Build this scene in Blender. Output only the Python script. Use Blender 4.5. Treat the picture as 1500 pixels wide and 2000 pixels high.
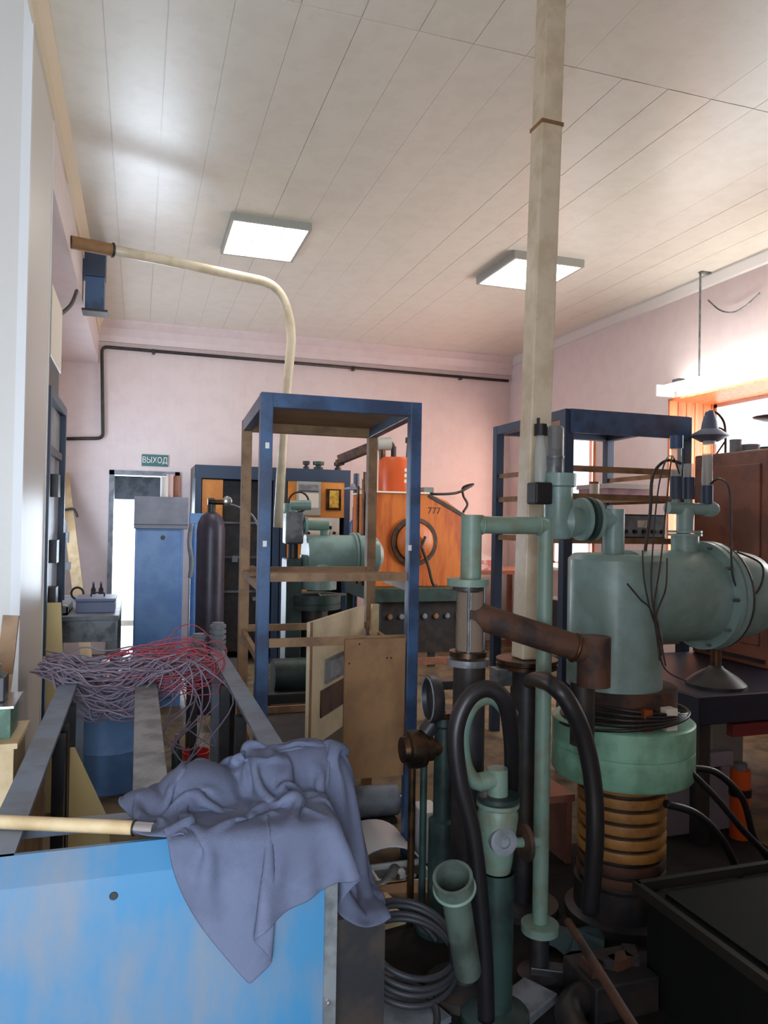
import bpy, math, random
import numpy as np
from mathutils import Vector, Matrix
random.seed(7)
scene = bpy.context.scene
col = scene.collection
for o in list(bpy.data.objects):
    bpy.data.objects.remove(o)

# ------------------------------------------------------------------ camera
F, CX, CY, CAMH = 1475.0, 750.0, 1000.0, 1.45
_y = Vector((-480, -10, -F)).normalized()
_x = Vector((4538, -97, -F)); _x = (_x - _y * _x.dot(_y)).normalized()
_z = _x.cross(_y)
RW = Matrix((_x, _y, _z))            # camera -> world rotation
cam = bpy.data.cameras.new('camera')
cam.sensor_fit = 'HORIZONTAL'; cam.sensor_width = 36.0; cam.lens = 36.0 * F / 1500.0
cam.clip_start = 0.02; cam.clip_end = 100
cam_o = bpy.data.objects.new('camera', cam); col.objects.link(cam_o)
M4 = RW.to_4x4(); M4.translation = (0, 0, CAMH)
cam_o.matrix_world = M4
scene.camera = cam_o
EYE = Vector((0, 0, CAMH))

# ------------------------------------------------------------------ light and exposure
scene.view_settings.view_transform = 'Standard'
scene.view_settings.look = 'None'
scene.view_settings.gamma = 1.0
scene.view_settings.use_curve_mapping = False
scene.view_settings.exposure = 0.0
scene.cycles.use_denoising = True
scene.cycles.max_bounces = 6
scene.cycles.diffuse_bounces = 4
scene.cycles.glossy_bounces = 4
scene.cycles.sample_clamp_indirect = 6.0
world = bpy.data.worlds.new('world'); scene.world = world
world.use_nodes = True
bg = world.node_tree.nodes['Background']
bg.inputs[0].default_value = (0.80, 0.90, 1.0, 1); bg.inputs[1].default_value = 3.0

def area(name, loc, size, direction, power, color):
    l = bpy.data.lights.new(name, 'AREA'); l.shape = 'RECTANGLE'
    l.size, l.size_y = size; l.energy = power; l.color = color
    o = bpy.data.objects.new(name, l); col.objects.link(o)
    o.location = loc
    o.rotation_euler = Vector(direction).to_track_quat('-Z', 'Z').to_euler()
    return o
# daylight behind each opening of the room
area('daylight_exit_door', (-0.02, 10.6, 1.0), (1.0, 2.2), (0, -1, 0), 170, (0.74, 0.86, 1.0))
area('daylight_far_window', (5.25, 7.2, 1.75), (1.5, 1.6), (-1, 0, 0), 80, (1.0, 0.56, 0.40))
area('daylight_near_window', (5.25, 4.1, 1.75), (2.6, 1.6), (-1, 0, 0), 190, (1.0, 0.96, 0.93))
area('daylight_entrance', (-0.35, -1.75, 1.25), (0.95, 2.0), (0, 1, 0), 160, (0.70, 0.85, 1.0))
area('added_side_light', (-1.45, 7.2, 1.75), (1.3, 1.4), (1, 0, 0), 58, (0.66, 0.80, 1.0))  # unseen light added to brighten the back-left wall with blue

# ------------------------------------------------------------------ helpers
def ray(px, py): return RW @ Vector((px - CX, -(py - CY), -F))
def at(px, py, Y):
    d = ray(px, py); return EYE + d * (Y / d.y)
def atx(px, py, X):
    d = ray(px, py); return EYE + d * (X / d.x)
def atz(px, py, Z):
    d = ray(px, py); return EYE + d * ((Z - CAMH) / d.z)
def mpp(px, py, Y):
    return (at(px, py, Y) - EYE).length / Vector((px - CX, py - CY, F)).length
V = Vector
Zup = V((0, 0, 1))

def frame(d):
    d = V(d).normalized()
    u = V((0, 0, 1)) if abs(d.z) < 0.95 else V((1, 0, 0))
    a = d.cross(u).normalized(); b = a.cross(d).normalized()
    return d, a, b

class MB:
    def __init__(s): s.v = []; s.f = []; s.s = []
    def add(s, vs, fs, smooth=False):
        n = len(s.v); s.v += [tuple(p) for p in vs]
        for f in fs: s.f.append(tuple(i + n for i in f)); s.s.append(smooth)
        return s
    def hexa(s, c):
        return s.add(c, [(0, 3, 2, 1), (4, 5, 6, 7), (0, 1, 5, 4), (1, 2, 6, 5), (2, 3, 7, 6), (3, 0, 4, 7)])
    def boxp(s, a, b):
        x0, x1 = sorted((a[0], b[0])); y0, y1 = sorted((a[1], b[1])); z0, z1 = sorted((a[2], b[2]))
        return s.hexa([(x0, y0, z0), (x1, y0, z0), (x1, y1, z0), (x0, y1, z0), (x0, y0, z1), (x1, y0, z1), (x1, y1, z1), (x0, y1, z1)])
    def box(s, c, size, R=None):
        c = V(c); h = V(size) / 2; o = []
        for z in (-1, 1):
            for x, y in ((-1, -1), (1, -1), (1, 1), (-1, 1)):
                p = V((x * h.x, y * h.y, z * h.z)); o.append(c + (R @ p if R else p))
        return s.hexa(o)
    def bar(s, p0, p1, w, h, up=(0, 0, 1)):
        p0, p1 = V(p0), V(p1); d = (p1 - p0).normalized(); up = V(up)
        a = d.cross(up)
        if a.length < 1e-4: a = d.cross(V((0, 1, 0)))
        a.normalize(); b = a.cross(d).normalized()
        o = []
        for p in (p0, p1):
            for x, y in ((-1, -1), (1, -1), (1, 1), (-1, 1)): o.append(p + a * (x * w / 2) + b * (y * h / 2))
        return s.hexa(o)
    def cyl(s, p0, p1, r, r2=None, n=20, cap=True):
        p0, p1 = V(p0), V(p1); r2 = r if r2 is None else r2
        d, a, b = frame(p1 - p0)
        A = [p0 + (a * math.cos(t) + b * math.sin(t)) * r for t in [2 * math.pi * i / n for i in range(n)]]
        B = [p1 + (a * math.cos(t) + b * math.sin(t)) * r2 for t in [2 * math.pi * i / n for i in range(n)]]
        s.add(A + B, [(i, (i + 1) % n, n + (i + 1) % n, n + i) for i in range(n)], True)
        if cap:
            s.add(A, [tuple(reversed(range(n)))]); s.add(B, [tuple(range(n))])
        return s
    def lathe(s, o, axis, prof, n=28):
        o = V(o); d, a, b = frame(axis)
        def ring(r, h): return [o + d * h + (a * math.cos(2 * math.pi * i / n) + b * math.sin(2 * math.pi * i / n)) * max(r, 1e-4) for i in range(n)]
        last = None; base = 0
        for k in range(len(prof) - 1):
            p, q = prof[k], prof[k + 1]
            dv = V((q[0] - p[0], q[1] - p[1]))
            if dv.length < 1e-7: continue
            share = last is not None and dv.angle(last) < 0.7
            if not share:
                base = len(s.v); s.v += [tuple(x) for x in ring(*p)]
            top = len(s.v); s.v += [tuple(x) for x in ring(*q)]
            for i in range(n):
                s.f.append((base + i, base + (i + 1) % n, top + (i + 1) % n, top + i)); s.s.append(True)
            base = top; last = dv
        return s
    def tube(s, pts, r, n=8, closed=False, cap=True):
        pts = [V(p) for p in pts]; m = len(pts); base = len(s.v)
        rr = r if isinstance(r, (list, tuple)) else [r] * m
        prev = None
        for i, p in enumerate(pts):
            if closed: t = pts[(i + 1) % m] - pts[i - 1]
            else: t = pts[min(i + 1, m - 1)] - pts[max(i - 1, 0)]
            t.normalize()
            if prev is None: _, a, b = frame(t); b = t.cross(a)
            else:
                a = prev - t * prev.dot(t)
                if a.length < 1e-6: _, a, b = frame(t); b = t.cross(a)
                a.normalize(); b = t.cross(a)
            prev = a
            for k in range(n):
                th = 2 * math.pi * k / n
                s.v.append(tuple(p + (a * math.cos(th) + b * math.sin(th)) * rr[i]))
        for i in range(m if closed else m - 1):
            j = (i + 1) % m
            for k in range(n):
                s.f.append((base + i * n + k, base + i * n + (k + 1) % n, base + j * n + (k + 1) % n, base + j * n + k)); s.s.append(True)
        if cap and not closed:
            s.f.append(tuple(base + k for k in reversed(range(n)))); s.s.append(False)
            s.f.append(tuple(base + (m - 1) * n + k for k in range(n))); s.s.append(False)
        return s
    def torus(s, c, axis, R, r, n=32, k=8):
        c = V(c); d, a, b = frame(axis)
        return s.tube([c + (a * math.cos(2 * math.pi * i / n) + b * math.sin(2 * math.pi * i / n)) * R for i in range(n)], r, k, True)
    def prism(s, poly, vec):
        poly = [V(p) for p in poly]; vec = V(vec); n = len(poly)
        s.add(poly + [p + vec for p in poly], [tuple(reversed(range(n))), tuple(range(n, 2 * n))] + [(i, (i + 1) % n, n + (i + 1) % n, n + i) for i in range(n)])
        return s

def spline(pts, k=8):
    pts = [V(p) for p in pts]; out = []
    n = len(pts)
    for i in range(n - 1):
        p0, p1, p2, p3 = pts[max(i - 1, 0)], pts[i], pts[i + 1], pts[min(i + 2, n - 1)]
        for j in range(k):
            t = j / k
            out.append(0.5 * (2 * p1 + (p2 - p0) * t + (2 * p0 - 5 * p1 + 4 * p2 - p3) * t * t + (3 * p1 - p0 - 3 * p2 + p3) * t ** 3))
    out.append(pts[-1]); return out

def bend(pts, rad, k=6):
    """polyline with rounded corners"""
    pts = [V(p) for p in pts]; out = [pts[0]]
    for i in range(1, len(pts) - 1):
        a, b, c = pts[i - 1], pts[i], pts[i + 1]
        r = min(rad, (a - b).length * .49, (c - b).length * .49)
        p, q = b + (a - b).normalized() * r, b + (c - b).normalized() * r
        for j in range(k + 1):
            t = j / k; out.append(p * (1 - t) ** 2 + b * 2 * t * (1 - t) + q * t * t)
    out.append(pts[-1]); return out

ORG = {}
def mesh_of(name, mb, org, mat):
    me = bpy.data.meshes.new(name)
    o = V(org)
    me.from_pydata([(x - o.x, y - o.y, z - o.z) for x, y, z in mb.v], [], mb.f)
    me.polygons.foreach_set('use_smooth', mb.s)
    me.update()
    if mat: me.materials.append(mat)
    return me
def thing(name, label, cat, loc, group=None):
    o = bpy.data.objects.new(name, None); col.objects.link(o)
    o.empty_display_size = .05
    o.location = loc; ORG[o.name] = V(loc)
    o['label'] = label; o['category'] = cat
    if group: o['group'] = group
    return o
def part(name, mb, mat, parent, label=None, bev=0):
    org = ORG[parent.name]
    o = bpy.data.objects.new(name, mesh_of(name, mb, org, mat)); col.objects.link(o)
    o.parent = parent; ORG[o.name] = org
    if label: o['label'] = label
    if bev: bevel(o, bev)
    return o
def bevel(o, w):
    m = o.modifiers.new('bevel', 'BEVEL'); m.width = w; m.segments = 2; m.limit_method = 'ANGLE'; m.angle_limit = math.radians(50)
def solo(name, mb, mat, label, cat, group=None, bev=0):
    a = np.array(mb.v); org = ((a[:, 0].min() + a[:, 0].max()) / 2, (a[:, 1].min() + a[:, 1].max()) / 2, a[:, 2].min())
    o = bpy.data.objects.new(name, mesh_of(name, mb, org, mat)); col.objects.link(o)
    o.location = org; ORG[o.name] = V(org)
    o['label'] = label; o['category'] = cat
    if group: o['group'] = group
    if bev: bevel(o, bev)
    return o
def struct(name, mb, mat, label=None, loc=(0, 0, 0)):
    o = bpy.data.objects.new(name, mesh_of(name, mb, loc, mat)); col.objects.link(o)
    o.location = loc; ORG[o.name] = V(loc); o['kind'] = 'structure'
    if label: o['label'] = label
    return o

def lettering(body, size, parent, loc, material, rot=(math.pi / 2, 0, 0), sx=1.0, label=None):
    cu = bpy.data.curves.new('lettering', 'FONT'); cu.body = body; cu.size = size; cu.align_x = 'CENTER'; cu.align_y = 'CENTER'; cu.extrude = .001
    tmp = bpy.data.objects.new('tmp', cu); col.objects.link(tmp)
    me = bpy.data.meshes.new_from_object(tmp.evaluated_get(bpy.context.evaluated_depsgraph_get()))
    bpy.data.objects.remove(tmp); me.materials.clear(); me.materials.append(material); me.name = 'lettering'
    o = bpy.data.objects.new('lettering', me); col.objects.link(o); o.parent = parent
    o.location = V(loc) - ORG[parent.name]; o.rotation_euler = rot; o.scale = (sx, 1, 1)
    ORG[o.name] = ORG[parent.name]
    if label: o['label'] = label
    return o

# ------------------------------------------------------------------ materials
def lin(c):
    return tuple(((x / 255) / 12.92 if x / 255 <= .04045 else ((x / 255 + .055) / 1.055) ** 2.4) for x in c) + (1,)
MATS = {}
def mat(name, c, rough=.5, metal=0, c2=None, scale=6, lo=.45, hi=.6, bump=0, bscale=40, stretch=None, spec=.5, coat=0, emit=None, alpha=None, trans=0):
    if name in MATS: return MATS[name]
    m = bpy.data.materials.new(name); m.use_nodes = True
    nt = m.node_tree; b = nt.nodes['Principled BSDF']
    b.inputs['Base Color'].default_value = lin(c); b.inputs['Roughness'].default_value = rough; b.inputs['Metallic'].default_value = metal
    b.inputs['Specular IOR Level'].default_value = spec
    if coat: b.inputs['Coat Weight'].default_value = coat; b.inputs['Coat Roughness'].default_value = .15
    if trans: b.inputs['Transmission Weight'].default_value = trans
    if emit: b.inputs['Emission Color'].default_value = lin(emit[0]); b.inputs['Emission Strength'].default_value = emit[1]
    tc = nt.nodes.new('ShaderNodeTexCoord'); src = tc.outputs['Object']
    if stretch:
        mp = nt.nodes.new('ShaderNodeMapping'); mp.inputs['Scale'].default_value = stretch
        nt.links.new(src, mp.inputs[0]); src = mp.outputs[0]
    if c2:
        n = nt.nodes.new('ShaderNodeTexNoise'); n.inputs['Scale'].default_value = scale; n.inputs['Detail'].default_value = 6; n.inputs['Roughness'].default_value = .6
        nt.links.new(src, n.inputs['Vector'])
        r = nt.nodes.new('ShaderNodeValToRGB'); r.color_ramp.elements[0].position = lo; r.color_ramp.elements[1].position = hi
        r.color_ramp.elements[0].color = lin(c); r.color_ramp.elements[1].color = lin(c2)
        nt.links.new(n.outputs[0], r.inputs[0]); nt.links.new(r.outputs[0], b.inputs['Base Color'])
    if bump:
        n = nt.nodes.new('ShaderNodeTexNoise'); n.inputs['Scale'].default_value = bscale; n.inputs['Detail'].default_value = 4
        nt.links.new(src, n.inputs['Vector'])
        bp = nt.nodes.new('ShaderNodeBump'); bp.inputs['Strength'].default_value = bump; bp.inputs['Distance'].default_value = .01
        nt.links.new(n.outputs[0], bp.inputs['Height']); nt.links.new(bp.outputs[0], b.inputs['Normal'])
    MATS[name] = m; return m
def glow(name, c, strength):
    m = bpy.data.materials.new(name); m.use_nodes = True; nt = m.node_tree
    nt.nodes.remove(nt.nodes['Principled BSDF'])
    e = nt.nodes.new('ShaderNodeEmission'); e.inputs[0].default_value = lin(c); e.inputs[1].default_value = strength
    nt.links.new(e.outputs[0], nt.nodes['Material Output'].inputs[0]); return m
def glassy(name, c, rough=.05):
    m = bpy.data.materials.new(name); m.use_nodes = True; nt = m.node_tree
    b = nt.nodes['Principled BSDF']; b.inputs['Base Color'].default_value = lin(c); b.inputs['Roughness'].default_value = rough
    t = nt.nodes.new('ShaderNodeBsdfTransparent'); t.inputs[0].default_value = lin(c)
    mx = nt.nodes.new('ShaderNodeMixShader'); mx.inputs[0].default_value = .35
    nt.links.new(t.outputs[0], mx.inputs[1]); nt.links.new(b.outputs[0], mx.inputs[2])
    nt.links.new(mx.outputs[0], nt.nodes['Material Output'].inputs[0]); return m

m_ceil = mat('ceiling_pvc', (222, 216, 202), .32, c2=(217, 211, 196), scale=9, bump=.02, bscale=60)
m_wall = mat('wall_pvc', (222, 206, 203), .35, c2=(218, 201, 199), scale=7)
m_white = mat('white_pvc', (214, 210, 204), .4)
m_cream = mat('cream_pvc', (220, 206, 180), .35, c2=(205, 188, 158), scale=8)
m_trim = mat('trim_cream', (222, 206, 178), .35)
m_floor = mat('floor_lino', (122, 104, 74), .6, c2=(78, 66, 50), scale=5, bump=.1)
m_concrete = mat('concrete', (120, 112, 104), .8, c2=(84, 78, 72), scale=5)
m_pine = mat('varnished_pine', (214, 120, 66), .4, c2=(186, 92, 46), scale=4, stretch=(6, 6, .6))
m_bluesteel = mat('blue_steel', (60, 88, 126), .4, c2=(46, 64, 92), scale=6)
m_navysteel = mat('navy_steel', (46, 64, 88), .45, c2=(64, 60, 58), scale=10, lo=.55, hi=.72)
m_sky = mat('sky_blue_paint', (58, 116, 154), .42, c2=(116, 120, 128), scale=2.2, lo=.42, hi=.64, stretch=(2.2, 1, .8))
m_grey = mat('grey_paint', (136, 142, 150), .45, c2=(108, 112, 118), scale=8)
m_greysteel = mat('grey_steel', (128, 132, 134), .4, .3, c2=(88, 90, 92), scale=9)
m_dark = mat('dark_metal', (38, 38, 42), .45, c2=(58, 50, 44), scale=12)
m_black = mat('black_rubber', (20, 20, 22), .5)
m_rubber = mat('hose_rubber', (30, 28, 30), .4)
m_brown = mat('brown_paint', (150, 98, 78), .5, c2=(126, 84, 70), scale=5)
m_bronze = mat('tarnished_brass', (92, 66, 44), .35, .7, c2=(48, 40, 34), scale=10)
m_rust = mat('rusty_steel', (86, 56, 40), .7, c2=(50, 38, 34), scale=12)
m_green = mat('machine_green', (134, 164, 160), .4, c2=(120, 146, 138), scale=5, coat=.15)
m_green2 = mat('worn_green', (116, 142, 128), .45, c2=(112, 106, 80), scale=8, lo=.5, hi=.72)
m_greenlt = mat('pale_green', (146, 202, 174), .4, c2=(118, 166, 140), scale=6)
m_greendk = mat('dark_green', (48, 70, 66), .45, c2=(34, 46, 44), scale=7)
m_orange = mat('orange_enamel', (204, 112, 44), .4, c2=(176, 84, 36), scale=4, stretch=(3, 3, .5))
m_orange2 = mat('orange_panel', (222, 146, 66), .45, c2=(206, 128, 56), scale=6)
m_redorange = mat('red_orange', (206, 84, 28), .4)
m_wood = mat('raw_wood', (150, 116, 82), .6, c2=(122, 92, 66), scale=7)
m_ply = mat('brown_board', (150, 112, 74), .6, c2=(134, 98, 64), scale=6)
m_woodlt = mat('pale_wood', (206, 182, 142), .55, c2=(186, 158, 116), scale=6)
m_creampanel = mat('cream_enamel', (222, 206, 172), .4, c2=(206, 190, 156), scale=6)
m_card = mat('cardboard', (212, 188, 132), .7)
m_ivory = mat('ivory_paint', (226, 220, 204), .45)
m_instr = mat('instrument_grey', (164, 164, 156), .45)
m_yellow = mat('meter_yellow', (222, 180, 70), .45, c2=(180, 130, 40), scale=30)
m_chrome = mat('bright_metal', (190, 190, 190), .22, .9)
m_copper = mat('copper', (186, 104, 64), .35, .8)
m_purple = mat('cylinder_paint', (62, 54, 72), .4, c2=(48, 44, 56), scale=5)
m_teal = mat('sign_green', (58, 104, 100), .4)
m_glass = glassy('clear_glass', (226, 232, 230)); m_brownglass = glassy('stained_glass', (196, 176, 156))
m_paper = mat('paper', (226, 222, 218), .7)
m_redwire = mat('red_wire', (172, 78, 92), .5)
m_greywire = mat('grey_wire', (140, 126, 142), .5)
m_red = mat('red_plastic', (200, 50, 48), .4)
m_cloth = mat('blue_grey_cloth', (98, 104, 126), .9, c2=(88, 93, 113), scale=6, bump=.25, bscale=300, spec=.2)
m_coil = mat('tan_coil', (176, 128, 66), .5, c2=(140, 96, 50), scale=9)
m_pcb = mat('circuit_green', (70, 112, 84), .45, c2=(48, 84, 62), scale=20)
m_bluecab = mat('blue_cabinet', (116, 158, 214), .4, c2=(98, 140, 202), scale=4)
m_white2 = mat('white_plastic', (226, 226, 226), .4)
m_bluebag = mat('blue_film', (96, 160, 220), .4)

# ================================================================== the room
XL, XR, Y0, Y1, ZC = -0.9, 4.4, -1.2, 8.5, 3.5
XB = -0.43                                   # face of the pillar and the dropped beam
struct('floor', MB().boxp((XL - .2, Y0 - 1.2, -.1), (XR + .6, 11.2, 0)), m_floor)
ceil = struct('ceiling', MB().boxp((XL - .2, Y0 - .2, ZC + .004), (XR + .6, Y1 + .2, ZC + .12)), m_ceil)
YS = atz(900, 80, ZC).y                      # cross joint between the two runs of ceiling boards
i = 0
x = XB + .004
while x < XR - .02:
    x2 = min(x + .25, XR)
    for ya, yb in ((Y0, YS - .003), (YS + .003, Y1)):
        t = random.uniform(-.0012, .0012)
        b = MB(); w = .0008
        b.hexa([(x + w, ya, ZC + t), (x2 - w, ya, ZC - t), (x2 - w, yb, ZC - t), (x + w, yb, ZC + t), (x + w, ya, ZC + .004), (x2 - w, ya, ZC + .004), (x2 - w, yb, ZC + .004), (x + w, yb, ZC + .004)])
        part('ceiling_board', b, m_ceil, ceil)
    x = x2
# back wall with the exit doorway
DX0, DX1, DZ = -.30, .42, 1.945
b = MB().boxp((XL - .2, Y1 + .005, 0), (DX0, Y1 + .2, ZC)).boxp((DX1, Y1 + .005, 0), (XR + .6, Y1 + .2, ZC)).boxp((DX0, Y1 + .005, DZ), (DX1, Y1 + .2, ZC))
wb = struct('wall_back', b, m_concrete)
x = XL
while x < XR - .02:
    x2 = min(x + .25, XR)
    for a, c, z0 in ((x, min(x2, DX0), 0), (max(x, DX0), min(x2, DX1), DZ), (max(x, DX1), x2, 0)):
        if c - a > .01:
            part('wall_panel', MB().boxp((a + .0002, Y1, z0), (c - .0002, Y1 + .005, ZC)), m_wall, wb)
    x = x2
d = struct('door_1', MB().boxp((DX0, Y1 - .02, 0), (DX0 + .05, Y1 + .2, DZ)).boxp((DX1 - .05, Y1 - .02, 0), (DX1, Y1 + .2, DZ)).boxp((DX0, Y1 - .02, DZ - .05), (DX1, Y1 + .2, DZ)), m_grey, 'grey frame of the open exit doorway')
# the small lobby behind the exit doorway
zt = at(230, 975, 10.0).z
struct('wall_lobby', MB().boxp((-.55, Y1 + .2, 0), (-.45, 10.0, 2.4)).boxp((1.3, Y1 + .2, 0), (1.4, 10.0, 2.4)).boxp((-.55, 10.0, zt), (1.4, 10.1, 2.4)).boxp((.62, 10.0, 0), (1.4, 10.1, zt)).boxp((-.55, Y1 + .2, 2.3), (1.4, 10.1, 2.4)), m_grey)
# left side: wall, pillar, dropped beam
SW0, SW1, SZ0, SZ1 = 6.55, 7.85, 1.05, 2.45
struct('wall_left', MB().boxp((XL - .2, Y0, 0), (XL, SW0, ZC)).boxp((XL - .2, SW1, 0), (XL, Y1, ZC)).boxp((XL - .2, SW0, 0), (XL, SW1, SZ0)).boxp((XL - .2, SW0, SZ1), (XL, SW1, ZC)), m_wall)
sw = struct('added_window', MB().boxp((XL - .14, SW0, SZ0), (XL - .08, SW0 + .05, SZ1)).boxp((XL - .14, SW1 - .05, SZ0), (XL - .08, SW1, SZ1)).boxp((XL - .14, SW0, SZ0), (XL - .08, SW1, SZ0 + .05)).boxp((XL - .14, SW0, SZ1 - .05), (XL - .08, SW1, SZ1)), m_white2)  # window added out of view as the opening for the bluish side light
part('mullion', MB().boxp((XL - .14, (SW0 + SW1) / 2 - .03, SZ0 + .05), (XL - .09, (SW0 + SW1) / 2 + .03, SZ1 - .05)), m_white2, sw)
pl = struct('pillar', MB().boxp((XL, 3.2, 0), (XB, 3.98, ZC)), m_white)
part('corner_strip', MB().boxp((XB - .03, 3.95, 0), (XB + .004, 3.984, ZC)).boxp((XB - .03, 3.197, 0), (XB + .004, 3.23, ZC)), m_white2, pl)
struct('ceiling_beam', MB().boxp((XL, 3.98, 3.06), (XB, Y1, ZC)), m_wall)
struct('trim_1', MB().prism([(XB, 1.0, 3.5), (XB + .05, 1.0, 3.5), (XB + .05, 1.0, 3.485), (XB + .012, 1.0, 3.44), (XB + .012, 1.0, 3.36), (XB, 1.0, 3.36)], (0, 7.5, 0)), m_trim, 'cream moulding along the beam')
struct('trim_2', MB().prism([(XB, Y1, 3.5), (XB, Y1 - .2, 3.5), (XB, Y1 - .2, 3.485), (XB, Y1 - .1, 3.43), (XB, Y1 - .05, 3.36), (XB, Y1 - .03, 3.3), (XB, Y1, 3.3)], (XR - XB, 0, 0)), m_wall, 'wide coving along the back wall')
struct('trim_3', MB().prism([(XR, Y0, 3.5), (XR - .06, Y0, 3.5), (XR - .06, Y0, 3.48), (XR - .02, Y0, 3.42), (XR, Y0, 3.41)], (0, Y1 - Y0, 0)), m_white, 'narrow coving along the window wall')
# right wall with two deep windows
W1a, W1b = 6.62, 8.2
W2a, W2b = 2.7, 5.5
WZ0, WZ1 = .95, 2.56
XO = 4.98
b = MB()
for a, c in ((Y0, W2a), (W2b, W1a), (W1b, Y1)): b.boxp((XR, a, 0), (XO, c, ZC))
for a, c in ((W2a, W2b), (W1a, W1b)): b.boxp((XR, a, 0), (XO, c, WZ0)).boxp((XR, a, WZ1), (XO, c, ZC))
struct('wall_right', b, m_wall)
def window(name, a, c, mull):
    f = MB(); X = XO - .12; t = .05
    f.boxp((X, a, WZ0), (X + .06, a + t, WZ1)).boxp((X, c - t, WZ0), (X + .06, c, WZ1)).boxp((X, a, WZ0), (X + .06, c, WZ0 + t)).boxp((X, a, WZ1 - t), (X + .06, c, WZ1))
    w = struct(name, f, m_white2)
    ys = [a + t] + [a + (c - a) * (k + 1) / (mull + 1) for k in range(mull)] + [c - t]
    for y in ys[1:-1]: part('mullion', MB().boxp((X, y - .03, WZ0 + t), (X + .05, y + .03, WZ1 - t)), m_white2, w)
    for p, q in zip(ys[:-1], ys[1:]):
        part('pane', MB().boxp((X + .02, p + .03, WZ0 + t), (X + .026, q - .03, WZ1 - t)), m_winglass, w)
    part('window_sill', MB().boxp((XR - .06, a, WZ0), (X, c, WZ0 + .03)), m_white2, w)
    for yy, s in ((c, -1), (a, 1)):
        k = XR - .02
        while k < X - .01:
            part('lining_board', MB().boxp((k + .002, yy, WZ0), (min(k + .09, X) - .002, yy + s * .02, WZ1)), m_pine, w, bev=.003)
            k += .09
    part('head_lining', MB().boxp((XR - .02, a, WZ1 - .02), (X, c, WZ1)), m_pine, w)
    return w
m_winglass = glassy('window_glass', (245, 248, 248)); 
for n in m_winglass.node_tree.nodes:
    if n.type == 'MIX_SHADER': n.inputs[0].default_value = .06
window('window_1', W1a, W1b, 1)
window('window_2', W2a, W2b, 2)
# wall behind the camera with the entrance, plus a block added to shade the lower right
struct('wall_front_blocker', MB().boxp((XL - .2, Y0 - .2, 0), (-.85, Y0, ZC)).boxp((.15, Y0 - .2, 0), (XR + .6, -.22, ZC)).boxp((-.85, Y0 - .2, 2.25), (.15, Y0, ZC)), m_wall)

# ================================================================== fixtures on ceiling and walls
def ceiling_light(x0, x1, y0, y1, label, drop):
    t = thing('ceiling_light', label, 'ceiling light', ((x0 + x1) / 2, (y0 + y1) / 2, ZC - drop), 'square ceiling lights')
    f = MB(); w = .02
    f.boxp((x0, y0, ZC - drop), (x1, y0 + w, ZC)).boxp((x0, y1 - w, ZC - drop), (x1, y1, ZC)).boxp((x0, y0 + w, ZC - drop), (x0 + w, y1 - w, ZC)).boxp((x1 - w, y0 + w, ZC - drop), (x1, y1 - w, ZC))
    part('frame', f, m_instr, t)
    g = MB().boxp((x0 + w, y0 + w, ZC - drop + .012), (x1 - w, y1 - w, ZC - drop + .02))
    part('diffuser', g, m_tube, t, 'glowing white diffuser')
    for k in range(1, 3):
        x = x0 + (x1 - x0) * k / 3
        part('louvre_blade', MB().boxp((x - .003, y0 + w, ZC - drop + .002), (x + .003, y1 - w, ZC - drop + .012)), m_white2, t)
m_tube = glow('lamp_glow', (255, 253, 248), 14.0); m_batten = glow('tube_glow', (255, 253, 250), 30.0)
ceiling_light(.55, 1.10, 5.10, 5.80, 'square ceiling light left of the white duct, above the bent white pipe', .05)
ceiling_light(2.64, 3.24, 5.06, 5.74, 'square ceiling light partly hidden behind the tall white duct', .06)

# exit sign
a, c = at(277, 888, 8.49), at(328, 912, 8.49)
zs0, zs1 = 2.0, 2.125
t = thing('exit_sign', 'small green exit sign reading ВЫХОД above the doorway', 'sign', ((a.x + c.x) / 2, Y1 - .012, zs0))
part('plate', MB().boxp((a.x, Y1 - .014, zs0), (c.x, Y1, zs1)), m_teal, t)
lettering('ВЫХОД', .088, t, ((a.x + c.x) / 2, Y1 - .0155, (zs0 + zs1) / 2), m_white2, sx=.8, label='white letters ВЫХОД')

# dark pipe under the coving of the back wall
Yp = Y1 - .045
p = [at(993, 744, Yp), at(199, 677, Yp), at(201, 856, Yp), at(128, 857, Yp)]
t = thing('wall_pipe', 'thin dark steel pipe running under the coving and down beside the doorway', 'pipe', p[1])
part('pipe_run', MB().tube(bend(p, .06), .018, 10), m_dark, t)
for px, py in ((300, 686), (690, 719), (900, 737), (200, 770)):
    q = at(px, py, Yp); part('bracket', MB().boxp((q.x - .015, Yp - .02, q.z - .028), (q.x + .015, Y1, q.z - .016)).boxp((q.x - .012, Yp - .022, q.z - .02), (q.x + .012, Yp - .016, q.z + .02)), m_dark, t)

# bent white pipe from the beam to the rear pump
p = [V((XB, 5.02, 3.14)), at(330, 510, 5.2), at(545, 556, 5.42), at(572, 640, 5.46), at(556, 800, 5.46), at(543, 1030, 5.5)]
t = thing('vent_pipe', 'bent white exhaust pipe leaving the beam and dropping behind the tall rack', 'pipe', p[-1])
part('pipe_run', MB().tube(bend(p, .16, 8), .034, 12), m_cream, t)
part('wall_sleeve', MB().cyl(p[0], p[0].lerp(p[1], .4), .04), m_ply, t, 'brownish sleeve')
part('clamp', MB().torus(p[0].lerp(p[1], .41), p[1] - p[0], .04, .008), m_dark, t)
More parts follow.
